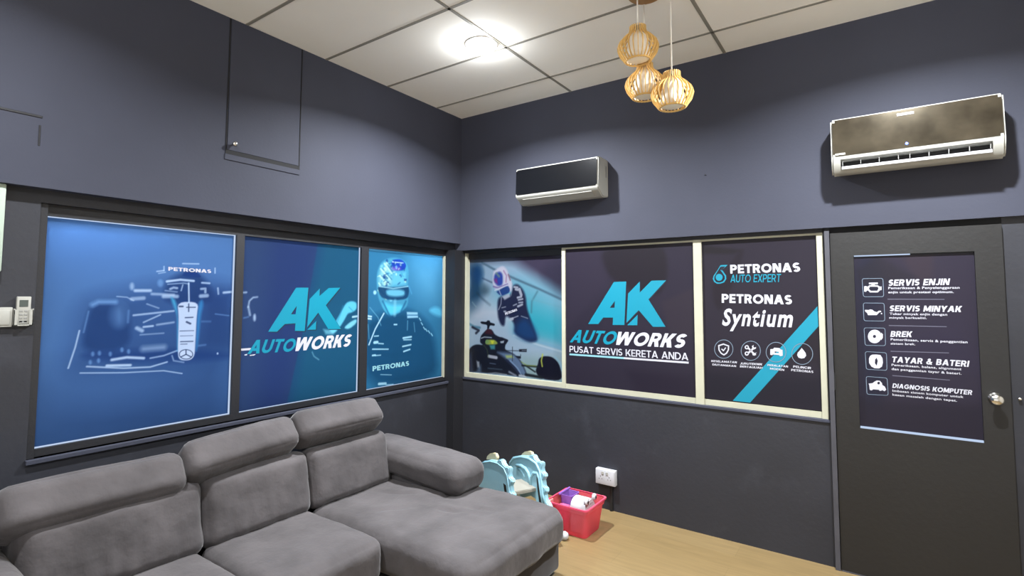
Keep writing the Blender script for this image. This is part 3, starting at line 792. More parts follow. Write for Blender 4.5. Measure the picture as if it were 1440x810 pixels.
# lower half of the picture: mist, track and car
c = crop(650, 440, 7.713)
F.poly(c((50, 120), (300, 60), (460, 140), (760, 300), (1100, 400), (1100, 640), (50, 400)), (142, 163, 183), 10, 0.85)
F.line(c((560, 215), (820, 310), (1090, 390)), 2, (99, 149, 178), 1.2, 0.8); F.line(c((560, 245), (820, 345), (1090, 425)), 2, (171, 186, 198), 1.2, 0.8)
F.poly(c((640, 460), (1100, 460), (1100, 760), (640, 700)), (124, 149, 149), 8, 0.7)
# the standing driver
N_ = (22, 26, 54)
F.poly(k((380, 510), (430, 470), (530, 470), (545, 360), (600, 340), (660, 400), (690, 480), (700, 600), (740, 720), (800, 880), (820, 960), (720, 980), (560, 880), (570, 790), (530, 720), (470, 680), (460, 800), (420, 790), (385, 700)), N_, 2.0, 1)
F.poly(k((590, 760), (690, 700), (770, 800), (830, 940), (700, 960), (560, 880)), (15, 57, 107), 6, 0.75)
F.poly(k((440, 140), (490, 190), (510, 270), (545, 330), (540, 430), (470, 420), (350, 400), (330, 330), (335, 210), (370, 180)), (171, 171, 188), 1.6, 1)
F.poly(k((345, 260), (360, 225), (410, 205), (440, 240), (440, 350), (390, 370), (345, 320)), (26, 48, 132), 1.6, 0.95)
F.poly(k((345, 290), (375, 280), (385, 340), (355, 320)), (116, 40, 107), 1.6, 0.9); F.line(k((370, 225), (400, 260)), 3, (99, 124, 107), 1.4, 0.8)
F.line(k((450, 200), (480, 250), (475, 320)), 1.6, (124, 73, 116), 1, 0.7); F.line(k((500, 240), (520, 300)), 1.8, (99, 48, 73), 1, 0.7); F.line(k((340, 370), (390, 385), (490, 345)), 2.0, (73, 48, 116), 1, 0.7)
F.poly(k((380, 420), (490, 350), (520, 400), (510, 440), (420, 475), (370, 430)), (21, 48, 107), 1, 0.95)
F.line(k((355, 410), (490, 355)), 1.8, (174, 179, 195), 0.8, 0.9); F.line(k((400, 410), (420, 460)), 1.4, (166, 170, 187), 0.8, 0.8)
F.poly(k((430, 478), (510, 445), (520, 480), (460, 515)), (146, 153, 169), 1.2, 0.95)
F.line(k((425, 490), (420, 560), (395, 620)), 1.3, (141, 145, 162), 0.7, 0.9)
for q in ((565, 375, 600, 380, 3), (580, 400, 600, 405, 3.4), (620, 400, 640, 460, 4.4), (600, 490, 640, 480, 3), (610, 515, 655, 505, 2.4), (605, 585, 650, 565, 3), (615, 545, 655, 540, 2), (555, 575, 590, 560, 1.6), (430, 600, 470, 590, 1.2), (455, 640, 470, 640, 2.4), (525, 725, 545, 720, 4), (540, 715, 605, 690, 1.4), (640, 690, 710, 715, 0.9)):
    F.line(k(q[:2], q[2:4]), q[4], (163, 168, 181), 0.8, 0.85)
F.line(k((545, 340), (530, 470)), 1.2, (124, 129, 146), 0.8, 0.7)
# the car
K_ = (16, 20, 34)
F.poly(c((55, 640), (60, 440), (90, 370), (150, 340), (230, 350), (190, 320), (200, 250), (245, 200), (280, 170), (330, 190), (350, 235), (440, 280), (490, 300), (470, 340), (460, 400), (560, 440), (640, 520), (700, 650), (705, 700), (600, 690), (480, 670), (280, 655), (150, 640)), K_, 0.9, 1)
F.poly(c((195, 100), (215, 92), (260, 100), (275, 80), (300, 85), (302, 105), (355, 118), (350, 142), (300, 132), (290, 175), (270, 175), (272, 128), (210, 120)), (10, 13, 25), 0.7, 1)
F.poly(c((240, 225), (270, 175), (315, 180), (340, 235)), (57, 20, 31), 1.2, 0.8)
F.line(c((60, 110), (130, 150), (190, 160)), 3, (48, 99, 124), 1.2, 0.8); F.line(c((110, 155), (180, 190), (150, 220)), 3.4, (23, 28, 45), 1, 0.9)
F.line(c((205, 275), (240, 262), (320, 268)), 1.6, (141, 153, 166), 0.7, 0.9); F.line(c((330, 265), (430, 275), (490, 300), (470, 330)), 2.6, (18, 21, 35), 0.8, 1); F.poly(c((410, 310), (455, 300), (450, 325), (420, 330)), (158, 170, 183), 0.8, 0.9)
F.poly(c((250, 320), (270, 290), (350, 290), (390, 330), (360, 345), (260, 345)), (141, 158, 65), 1.2, 0.9); F.poly(c((310, 300), (345, 300), (335, 335), (318, 335)), (183, 191, 48), 1, 0.9)
F.poly(c((295, 350), (355, 345), (355, 395), (310, 395)), (57, 124, 132), 1.4, 0.9); F.ell(c((270, 312))[0], 2.6, 3, (99, 132, 82), 1, 0.9)
F.poly(c((360, 420), (480, 430), (560, 440), (640, 530), (690, 640), (700, 695), (620, 660), (540, 560), (440, 470)), (99, 124, 158), 2.4, 0.8)
F.poly(c((470, 460), (540, 460), (560, 485), (480, 490)), (158, 174, 90), 1.6, 0.8); F.line(c((480, 510), (560, 580), (620, 660)), 2.4, (23, 31, 57), 1.2, 0.9); F.line(c((520, 520), (600, 600), (640, 670)), 1.6, (124, 149, 183), 0.9, 0.8)
F.line(c((545, 370), (545, 520)), 1.0, (31, 36, 48), 0.6, 0.9); F.line(c((480, 408), (620, 412)), 1.0, (40, 48, 62), 0.6, 0.9)
F.poly(c((615, 395), (700, 392), (698, 424), (620, 422)), (15, 18, 31), 0.7, 1); F.line(c((650, 408), (690, 406)), 1.6, (99, 110, 124), 0.6, 0.8); F.poly(c((570, 465), (640, 470), (630, 440), (640, 500), (600, 490)), (18, 23, 38), 0.8, 1)
F.line(c((290, 470), (370, 485)), 4.5, (163, 169, 183), 1, 0.9); F.line(c((300, 545), (360, 555)), 1.2, (99, 116, 141), 0.8, 0.7); F.line(c((280, 600), (430, 615)), 1.4, (73, 90, 107), 0.8, 0.7)
F.line(c((280, 660), (360, 650), (480, 670)), 1.6, (124, 132, 145), 0.8, 0.8); F.line(c((510, 640), (580, 680)), 3, (124, 132, 149), 1.2, 0.8); F.line(c((620, 680), (690, 690)), 3, (166, 174, 187), 1.2, 0.9)
F.poly(c((60, 460), (100, 430), (120, 640), (60, 640)), (35, 45, 72), 2, 0.7); F.poly(c((155, 520), (185, 530), (190, 600), (165, 590)), (158, 166, 179), 1.4, 0.8); F.poly(c((170, 600), (205, 560), (205, 650), (150, 640)), (79, 99, 124), 2, 0.7)
F.ell(c((70, 570))[0], 1.6, 3, (124, 48, 57), 1.5, 0.7); F.line(c((235, 350), (270, 400), (285, 480)), 1.2, (73, 90, 57), 1, 0.6)
F.poly(c((790, 640), (820, 560), (830, 500), (870, 470), (960, 470), (1030, 520), (1070, 600), (1085, 740), (860, 720)), (10, 11, 28), 0.9, 1)
F.line(c((872, 450), (858, 520), (868, 580)), 2.0, (171, 183, 73), 0.9, 0.9); F.line(c((650, 570), (820, 585)), 2.6, (23, 31, 35), 0.8, 1); F.line(c((700, 580), (790, 640)), 2.2, (28, 36, 40), 0.8, 1); F.line(c((640, 530), (700, 570), (800, 575)), 1.2, (124, 141, 48), 0.8, 0.7); F.line(c((690, 670), (860, 700)), 4, (15, 20, 28), 1.2, 1)
F.line(c((1010, 480), (1060, 540), (1085, 620)), 3, (124, 163, 183), 1.4, 0.9)
F.C *= 0.80
p4 = F.build('window_poster', M['print'])
tag(p4, 'window print of a standing driver above a black racing car in pale blue mist', 'poster')
caps('suit_lettering', 'PETRONAS', 'y', YA, *k((470, 680), (598, 632), (462, 655)), M['white_ink'], p4, t=0.235)

# --- back light 2: workshop logo on dark plum
D_ = (33, 29, 41)
YB = 0.058
F = Film('y', YB, 1.087, 2.121, 0.915, 2.028, 0.012, D_)
F.poly([(843, 350), (935, 340), (940, 390), (925, 420), (870, 400), (850, 380)], (24, 20, 26), 3, 0.8); F.poly([(930, 425), (975, 405), (975, 470), (945, 480)], (40, 34, 42), 3, 0.6)
F.poly([(796, 345), (842, 345), (855, 400), (800, 460)], (38, 33, 46), 6, 0.6); F.poly([(880, 520), (975, 530), (975, 565), (900, 560)], (25, 20, 33), 6, 0.6)
p5 = F.build('window_poster', M['print'])
tag(p5, 'dark plum window print with large cyan AK logo over one line of white slogan', 'poster')
k = crop(795, 380, 5.783)
T2 = [k((185, 437), (395, 95), (495, 92), (480, 445), (385, 445), (388, 385), (308, 385), (268, 437)), k((362, 305), (400, 305), (403, 250)),
      k((510, 190), (605, 92), (605, 182), (700, 85), (820, 82), (676, 237), (815, 460), (712, 460), (597, 325), (497, 428)), k((503, 447), (585, 447), (588, 362))]
logo(p5, 'y', YB, T2, (0.9, 1.2))
caps('cyan_lettering', 'AUTO', 'y', YB, *k((35, 586), (392, 606), (78, 484)), M['cyan_ink'], p5, t=0.215)
caps('white_lettering', 'WORKS', 'y', YB, *k((392, 606), (958, 634), (432, 500)), M['white_ink'], p5, t=0.235)
caps('slogan_lettering', 'PUSAT SERVIS KERETA ANDA', 'y', YB, *k((34, 666), (1000, 733), (34, 614)), M['white_ink'], p5, t=0.165)
ink_shapes('underline', 'y', YB, [(k((34, 677), (475, 707), (475, 722), (34, 691)), 0), (k((475, 707), (1003, 744), (1003, 760), (475, 722)), 1)], [M['lcyan_ink'], M['white_ink']], p5)

# --- back light 3: oil brand sheet
F = Film('y', YB, 2.177, 2.878, 0.924, 2.028, 0.012, (32, 28, 38))
F.poly([(988, 345), (1045, 352), (1030, 357), (988, 357)], (22, 19, 23), 2, 0.8); F.poly([(1000, 400), (1012, 398), (1040, 350), (1048, 352), (1016, 440), (1004, 430)], (25, 20, 27), 2.5, 0.7)
F.poly([(990, 520), (1160, 530), (1160, 580), (990, 565)], (20, 19, 29), 10, 0.7); F.poly([(1080, 490), (1160, 440), (1160, 520)], (25, 20, 25), 8, 0.5)
p6 = F.build('window_poster', M['print'])
tag(p6, 'dark window print with a cyan diagonal stripe and four round icons, beside the door', 'poster')
ink_shapes('diagonal_stripe', 'y', YB, [([(1149.6, 430.6), (1151.2, 458.5), (1054.8, 566.2), (1030.4, 563.5)], 0)], [M['cyan_ink']], p6)
k = crop(940, 280, 6.0)
drop = k((500, 555), (440, 557), (410, 605), (382, 645), (374, 672), (385, 698), (410, 714), (440, 713), (470, 702), (488, 675), (486, 645), (466, 615), (452, 598))
ink_shapes('oil_drop_mark', 'y', YB, [(drop, 0, k((438, 572), (405, 625), (388, 655), (388, 680), (403, 700), (430, 705), (460, 695), (476, 672), (474, 650), (455, 620), (438, 600), (470, 570)), 1),
                                      (ring_pts(k((428, 660))[0], 4.9), 0, None, 2), (k((440, 570), (480, 567), (447, 605)), 1, None, 2)], [M['cyan_ink'], M['navy_ink']], p6)
caps('brand_lettering', 'PETRONAS', 'y', YB, *k((522, 628), (1112, 613), (520, 555)), M['white_ink'], p6, t=0.235)
caps('cyan_lettering', 'AUTO EXPERT', 'y', YB, *k((522, 703), (946, 700), (526, 638)), M['cyan_ink'], p6, t=0.15)
k = crop(970, 320, 2.893)
caps('brand_lettering', 'PETRONAS', 'y', YB, *k((130, 306), (416, 313), (130, 270)), M['white_ink'], p6, t=0.235)
letters('product_lettering', 'Syntium', 'y', YB, *k((130, 399), (414, 406), (142, 330)), M['white_ink'], p6, 0.03, space=1.16)
k = crop(990, 470, 8.47)
def icon(parent, c, r, shapes, val=YB):
    sh = [(ring_pts(c, r), 1, ring_pts(c, r - 0.9), 2)] + [(s_[0], 0, s_[1] if len(s_) > 1 else None, 2) for s_ in shapes]
    ink_shapes('round_icon', 'y', val, sh, [M['white_ink'], M['line_ink'], M['cyan_ink']], parent)
icon(p6, k((235, 177))[0], 13.4, [(k((232, 110), (300, 135), (298, 185), (275, 230), (238, 255), (200, 232), (172, 190), (168, 130)), k((232, 125), (285, 145), (283, 185), (262, 220), (237, 238), (208, 220), (186, 185), (183, 142))),
                                  (k((203, 178), (215, 170), (230, 187), (255, 155), (264, 163), (232, 205)),)])
icon(p6, k((557, 197))[0], 14.0, [(ring_pts(k((510, 155))[0], 3.0, 16), ring_pts(k((510, 155))[0], 1.4, 12)), (ring_pts(k((510, 230))[0], 3.0, 16), ring_pts(k((510, 230))[0], 1.4, 12)),
                                  (k((522, 172), (538, 160), (600, 225), (628, 218), (612, 235), (625, 245), (600, 255), (580, 250), (574, 228)),), (k((520, 215), (575, 165), (570, 140), (592, 130), (588, 150), (602, 160), (620, 150), (618, 172), (590, 182), (535, 232)),)])
icon(p6, k((858, 214))[0], 14.4, [(k((790, 178), (822, 176), (835, 160), (900, 165), (912, 182), (935, 185), (938, 255), (905, 262), (895, 248), (820, 242), (812, 250), (788, 245)), k((842, 205), (842, 222), (890, 225), (890, 210)))])
icon(p6, k((1170, 235))[0], 15.2, [(k((1163, 163), (1190, 195), (1212, 225), (1216, 255), (1195, 285), (1160, 290), (1125, 278), (1110, 250), (1116, 220), (1140, 195)),)])
for body, bl, br, tl in (('KESELAMATAN', (86, 330), (390, 347), (88, 307)), ('DIUTAMAKAN', (100, 371), (382, 391), (100, 349)), ('JURUTEKNIK', (428, 360), (692, 371), (432, 336)), ('BERTAULIAH', (428, 394), (695, 412), (430, 371)),
                         ('PERALATAN', (755, 378), (1000, 397), (757, 355)), ('MODEN', (785, 420), (955, 437), (786, 397)), ('PELINCIR', (1062, 398), (1275, 417), (1064, 372)), ('PETRONAS', (1038, 438), (1302, 462), (1040, 412))):
    caps('caption_lettering', body, 'y', YB, *k(bl, br, tl), M['white_ink'], p6, t=0.21)

# ------------------------------------------------------------------ door
GX0, GX1, GZ0, GZ1 = 3.070, 3.616, 0.856, 1.886
YD = 0.010
door = struct(boxes('door_1', [(DX0, GX0, YD, YD + 0.04, 0.006, DZ), (GX1, DX1, YD, YD + 0.04, 0.006, DZ), (GX0, GX1, YD, YD + 0.04, 0.006, GZ0), (GX0, GX1, YD, YD + 0.04, GZ1, DZ)], M['door']))
boxes('glass_pane', [(GX0, GX1, YD + 0.018, YD + 0.022, GZ0, GZ1)], M['black_gloss'], door)
boxes('clear_glass_edge', [(GX0 + 0.002, GX1 - 0.002, YD + 0.006, YD + 0.018, GZ0, GZ0 + 0.011), (GX0 + 0.002, GX0 + 0.27, YD + 0.008, YD + 0.018, GZ1 - 0.007, GZ1)], M['lit_glass'], door)
boxes('door_hinge', [(DX0 - 0.006, DX0 + 0.003, YD - 0.006, YD + 0.01, 1.07, 1.17)], M['black'], door)
boxes('door_threshold', [(DX0, DX1, YD - 0.004, YD + 0.1, 0.0, 0.006)], M['jamb'], door)
bm = bmesh.new()
kc = spot((1402, 562), 'y', YD - 0.045)
lathe(bm, [(0.030, YD), (0.030, YD - 0.006), (0.012, YD - 0.012), (0.012, YD - 0.032), (0.024, YD - 0.040), (0.029, YD - 0.052), (0.026, YD - 0.064), (0.012, YD - 0.070)], (kc.x, 0, kc.z), 24, 'y')
obj('door_knob', bm, M['chrome'], door, True)
bm = bmesh.new()
lathe(bm, [(0.006, YR), (0.008, YR - 0.014), (0.002, YR - 0.016)], (DX1 + 0.035, 0, kc.z + 0.005), 12, 'y')
struct(obj('trim_3', bm, M['chrome'], None, True))          # the strike on the jamb
struct(boxes('trim_4', [(2.9235, DX0 - 0.004, 0.002, 0.28, 0.0, ZR - 0.02)], M['jamb']))
struct(boxes('trim_5', [(DX0 - 0.004, DX1 + 0.004, 0.06, 0.28, 0.0, ZR), (DX0 - 0.004, DX1 + 0.004, YR, 0.28, DZ + 0.003, ZR), (2.9125, 2.9230, 0.03, 0.28, 0.879, ZR)], M['dark_gap']))

YE = YD + 0.016
F = Film('y', YE, GX0 + 0.001, GX1 - 0.001, GZ0 + 0.011, GZ1 - 0.007, 0.012, (34, 30, 43))
F.poly([(1200, 360), (1240, 358), (1238, 470), (1250, 560), (1215, 590), (1205, 480)], (20, 22, 38), 8, 0.7)
F.poly([(1265, 355), (1312, 355), (1312, 392), (1290, 396)], (42, 34, 42), 4, 0.7); F.poly([(1205, 380), (1235, 360), (1290, 392), (1210, 400)], (25, 23, 30), 4, 0.6)
F.poly([(1220, 470), (1350, 450), (1380, 520), (1250, 520)], (35, 31, 48), 14, 0.6); F.poly([(1205, 560), (1385, 570), (1385, 630), (1205, 600)], (24, 21, 32), 8, 0.7)
p7 = F.build('door_poster', M['print'])
tag(p7, 'dark print on the door pane listing five services with square icons', 'poster')
a = crop(1200, 380, 8.0); b = crop(1200, 480, 8.0)
rows = [
    ('SERVIS ENJIN', a((390, 176), (1076, 166), (403, 106)), [('Pemeriksaan & Penyelenggaraan', a((393, 213), (1196, 208), (393, 187))), ('enjin untuk prestasi optimum.', a((392, 260), (1130, 257), (392, 234)))]),
    ('SERVIS MINYAK', a((403, 461), (1212, 471), (416, 396)), [('Tukar minyak enjin dengan', a((408, 502), (1056, 511), (408, 477))), ('minyak berkualiti.', a((405, 545), (826, 549), (405, 522)))]),
    ('BREK', a((415, 749), (655, 753), (427, 685)), [('Pemeriksaan, servis & penggantian', a((420, 790), (1285, 822), (420, 764))), ('sistem brek.', b((420, 36), (697, 44), (420, 12)))]),
    ('TAYAR & BATERI', b((430, 234), (1296, 288), (441, 170)), [('Pemeriksaan, balans, alignment', b((430, 276), (1216, 326), (430, 252))), ('dan penggantian tayar & bateri.', b((430, 322), (1216, 376), (430, 297)))]),
    ('DIAGNOSIS KOMPUTER', b((438, 522), (1334, 604), (447, 472)), [('Imbasan sistem komputer untuk', b((440, 566), (1240, 638), (440, 542))), ('kesan masalah dengan tepat.', b((440, 610), (1166, 680), (440, 586)))])]
for head, hq, body in rows:
    caps('heading_lettering', head, 'y', YE, *hq, M['white_ink'], p7, t=0.225)
    for t_, q in body: letters('body_lettering', t_, 'y', YE, *q, M['white_ink'], p7, 0.022)
for q in (a((385, 321), (1025, 324), (1025, 332), (385, 330)), a((400, 617), (1050, 631), (1050, 640), (400, 627)), b((420, 107), (1075, 126), (1075, 135), (420, 117)), b((440, 380), (1085, 432), (1085, 441), (440, 390))):
    ink_shapes('divider_line', 'y', YE, [(q, 0)], [mat('divider_ink', (81, 80, 96), 0.5)], p7)
def round_quad(q, r):
    out = []
    for i in range(4):
        p, pr, nx = V(q[i]), V(q[i - 1]), V(q[(i + 1) % 4])
        A, B = p + (pr - p).normalized() * r, p + (nx - p).normalized() * r
        for t in (0, 0.25, 0.5, 0.75, 1): out.append(tuple((1 - t) ** 2 * A + 2 * t * (1 - t) * p + t * t * B))
    return out
def shrink(q, d):
    c_ = sum((V(p) for p in q), V((0, 0))) / 4
    return [tuple(V(p) + (c_ - V(p)).normalized() * d) for p in q]
tyre = b((210, 150), (260, 148), (305, 155), (328, 190), (333, 240), (322, 285), (290, 305), (240, 303), (205, 285), (178, 245), (175, 195), (188, 165))
icons = [
    (a((95, 92), (336, 88), (346, 300), (110, 302)), [(a((175, 140), (275, 138), (275, 158), (240, 158), (240, 168), (275, 170), (300, 185), (318, 182), (318, 222), (300, 225), (275, 250), (190, 250), (160, 225), (140, 242), (122, 240), (122, 182), (140, 178), (160, 185), (180, 170), (205, 168), (205, 158), (175, 158)), a((185, 185), (270, 185), (285, 200), (270, 232), (195, 232), (175, 210)))]),
    (a((108, 365), (350, 368), (358, 575), (116, 572)), [(a((130, 445), (170, 448), (190, 440), (215, 445), (230, 460), (262, 472), (290, 455), (312, 458), (312, 468), (292, 475), (262, 505), (165, 505), (155, 480), (135, 465)), None), (a((318, 478), (327, 490), (316, 496), (308, 488)), None)]),
    (a((116, 645), (360, 648), (366, 852), (130, 848)), [(ring_pts(a((240, 745))[0], 9.6, 24), ring_pts(a((238, 745))[0], 2.2, 12)), (a((312, 700), (332, 720), (332, 760), (312, 790)), None)]),
    (b((130, 112), (376, 126), (382, 330), (142, 317)), [(tyre, b((262, 185), (275, 220), (262, 275), (243, 245), (245, 205)))]),
    (b((140, 392), (384, 410), (396, 612), (150, 598)), [(b((172, 475), (215, 470), (240, 452), (265, 440), (300, 445), (322, 470), (325, 490), (355, 510), (370, 545), (350, 562), (330, 550), (300, 558), (285, 545), (225, 540), (205, 552), (185, 545), (180, 500)), ring_pts(b((285, 470))[0], 1.9, 12))])]
for q, shapes in icons:
    o_ = round_quad(q, 3.5); i_ = round_quad(shrink(q, 1.1), 2.8)
    ink_shapes('square_icon', 'y', YE, [(o_, 1, i_, 1)] + [(s_[0], 0, s_[1], 1) for s_ in shapes], [M['white_ink'], M['line_ink']], p7)

# ------------------------------------------------------------------ air conditioners
def extrude_x(bm, prof, x0, x1):
    prism(bm, [(x0, y, z) for y, z in prof], (x1 - x0, 0, 0))

def aircon_open(x0, x1):
    t = tag(empty('air_conditioner', ((x0 + x1) / 2, 0, 2.40)), 'white wall air conditioner with bronze mirrored front and open louver, above the door', 'air conditioner')
    prof = [(0, 2.690), (-0.150, 2.692), (-0.178, 2.682), (-0.192, 2.455), (-0.186, 2.425), (-0.160, 2.368), (-0.13, 2.352), (-0.03, 2.375), (0, 2.400)]
    notch = [(0, 2.690), (-0.150, 2.692), (-0.178, 2.682), (-0.192, 2.455), (-0.189, 2.440), (-0.10, 2.435), (-0.09, 2.395), (-0.169, 2.384), (-0.160, 2.368), (-0.13, 2.352), (-0.03, 2.375), (0, 2.400)]
    bm = bmesh.new()
    extrude_x(bm, prof, x0, x0 + 0.045); extrude_x(bm, notch, x0 + 0.045, x1 - 0.050); extrude_x(bm, prof, x1 - 0.050, x1)
    bmesh.ops.remove_doubles(bm, verts=bm.verts, dist=1e-5)
    es = [e for e in bm.edges if abs(e.verts[0].co.x - e.verts[1].co.x) < 1e-5 and (abs(e.verts[0].co.x - x0) < 1e-4 or abs(e.verts[0].co.x - x1) < 1e-4)]
    bmesh.ops.bevel(bm, geom=es, offset=0.010, segments=3, affect='EDGES')
    under(obj('casing', bm, M['ivory_plastic'], None, sharp=40), t)
    bm = bmesh.new()
    prism(bm, [(x0 + 0.009, -0.1782, 2.678), (x1 - 0.009, -0.1782, 2.678), (x1 - 0.009, -0.1915, 2.460), (x0 + 0.009, -0.1915, 2.460)], (0, -0.004, 0))
    bmesh.ops.bevel(bm, geom=[e for e in bm.edges if abs(e.verts[0].co.x - e.verts[1].co.x) < 1e-5 and abs(e.verts[0].co.z - e.verts[1].co.z) < 0.02], offset=0.014, segments=4, affect='EDGES')
    under(obj('front_panel', bm, M['bronze_gloss']), t)
    bm = bmesh.new(); box(bm, x0 + 0.046, x1 - 0.051, -0.12, -0.092, 2.396, 2.434)
    under(obj('outlet', bm, M['black']), t)
    bm = bmesh.new()
    prism(bm, [(x0 + 0.050, -0.192, 2.396), (x0 + 0.050, -0.150, 2.404), (x0 + 0.050, -0.150, 2.398), (x0 + 0.050, -0.190, 2.380)], (x1 - x0 - 0.105, 0, 0))
    under(obj('louver_flap', bm, M['white_plastic']), t)
    for g0, g1, n in ((x0 + 0.055, x0 + 0.315, 3), (x0 + 0.365, x1 - 0.058, 4)):
        bm = bmesh.new()
        box(bm, g0, g1, -0.172, -0.168, 2.428, 2.430)
        for i in range(n + 1):
            x = g0 + (g1 - g0) * i / n
            box(bm, x - 0.0012, x + 0.0012, -0.176, -0.160, 2.404, 2.430)
        under(obj('vane_rack', bm, M['grey_plastic']), t)
    bm = bmesh.new(); c0 = x0 + 0.345
    lathe(bm, [(0.007, -0.1935), (0.007, -0.1955), (0.004, -0.1960)], (c0 + 0.008, 0, 2.482), 12, 'y')
    under(obj('indicator_light', bm, M['blue_led']), t)
    bm = bmesh.new(); box(bm, c0 - 0.03, c0 + 0.045, -0.1862, -0.1815, 2.646, 2.660, 0.001, 1)
    under(obj('badge', bm, M['white_plastic']), t)
    bm = bmesh.new(); box(bm, x0 + 0.02, x0 + 0.07, -0.1975, -0.1935, 2.464, 2.476, 0.0008, 1)
    under(obj('sticker', bm, M['ivory_plastic']), t)

def aircon_closed(x0, x1):
    t = tag(empty('air_conditioner', ((x0 + x1) / 2, 0, 2.42)), 'wall air conditioner with glossy black front and closed louver, above the cyan logo window', 'air conditioner')
    prof = [(0, 2.706), (-0.150, 2.708), (-0.186, 2.696), (-0.196, 2.470), (-0.190, 2.455), (-0.115, 2.408), (-0.090, 2.402), (0, 2.412)]
    bm = bmesh.new(); extrude_x(bm, prof, x0, x1)
    es = [e for e in bm.edges if abs(e.verts[0].co.x - e.verts[1].co.x) < 1e-5]
    bmesh.ops.bevel(bm, geom=es, offset=0.007, segments=3, affect='EDGES')
    under(obj('casing', bm, M['ivory_plastic'], None, sharp=40), t)
    bm = bmesh.new()
    prism(bm, [(x0 + 0.005, -0.1860, 2.689), (x1 - 0.008, -0.1860, 2.689), (x1 - 0.008, -0.1950, 2.476), (x0 + 0.005, -0.1950, 2.476)], (0, -0.004, 0))
    bmesh.ops.bevel(bm, geom=[e for e in bm.edges if abs(e.verts[0].co.x - e.verts[1].co.x) < 1e-5 and abs(e.verts[0].co.z - e.verts[1].co.z) < 0.02], offset=0.010, segments=3, affect='EDGES')
    under(obj('front_panel', bm, M['black_gloss']), t)
    bm = bmesh.new()
    prism(bm, [(x0 + 0.06, -0.176, 2.4425), (x0 + 0.06, -0.120, 2.408), (x0 + 0.06, -0.122, 2.4045), (x0 + 0.06, -0.178, 2.4390)], (x1 - x0 - 0.12, 0, 0))
    under(obj('louver_flap', bm, M['ivory_plastic']), t)
    bm = bmesh.new(); box(bm, x1 - 0.001, x1 + 0.0012, -0.055, -0.030, 2.56, 2.65, 0.0005, 1)
    under(obj('rating_sticker', bm, M['grey_plastic']), t)

aircon_open(2.985, 3.737)
aircon_closed(0.750, 1.497)

# ------------------------------------------------------------------ ceiling lamps
def downlight(x, y, label, share=1.0):
    t = tag(empty('ceiling_light', (x, y, H)), label, 'ceiling light', 'round ceiling lights')
    bm = bmesh.new(); lathe(bm, [(0.112, 0.0), (0.112, -0.005), (0.104, -0.007), (0.098, -0.004)], (0, 0, 0), 40)
    obj('trim_ring', bm, M['white_plastic'], t, sharp=40)
    bm = bmesh.new(); lathe(bm, [(0.099, -0.004), (0.098, -0.018), (0.088, -0.036), (0.060, -0.048), (0.002, -0.052)], (0, 0, 0), 40)
    obj('diffuser', bm, M['led'], t, True)
    lamp('lamp_light', (0, 0, -0.056), DOWNLIGHT_POWER * share, 0.09, (0, 0, 0), (0.92, 0.96, 1.0), t, spread=math.radians(150))
    d = bpy.data.lights.new('lamp_glow', 'POINT'); d.energy = GLOW_POWER * share; d.shadow_soft_size = 0.03; d.color = (0.92, 0.96, 1.0)
    o = bpy.data.objects.new('lamp_glow', d); COL.objects.link(o); o.location = (0, 0, -0.095); o.parent = t

downlight(1.061, -1.091, 'bright round white ceiling light above the corner of the room')
for x, y, sh in ((3.36, -1.12, 1.0), (1.06, -3.5, 0.45), (3.36, -3.5, 0.3)): downlight(x, y, 'round white ceiling light', sh)

# three-lantern pendant
pc = spot((908, -7), 'z', H - 0.02)
pend = tag(empty('pendant_light', (pc.x, pc.y, H)), 'pendant of three pale bamboo lanterns on white cords', 'pendant light')
bm = bmesh.new(); lathe(bm, [(0.094, 0.0), (0.098, -0.004), (0.098, -0.018), (0.092, -0.024), (0.02, -0.026)], (0, 0, 0), 40)
obj('canopy', bm, M['canopy_wood'], pend, sharp=40)
def prof_r(t):
    pts = [(0.0, 0.046), (0.10, 0.046), (0.20, 0.052), (0.33, 0.082), (0.48, 0.107), (0.62, 0.114), (0.78, 0.104), (0.92, 0.084), (1.0, 0.072)]
    for (a0, r0), (a1, r1) in zip(pts, pts[1:]):
        if t <= a1:
            s_ = (t - a0) / (a1 - a0); s_ = s_ * s_ * (3 - 2 * s_) * 0.4 + s_ * 0.6
            return r0 + (r1 - r0) * s_
    return pts[-1][1]
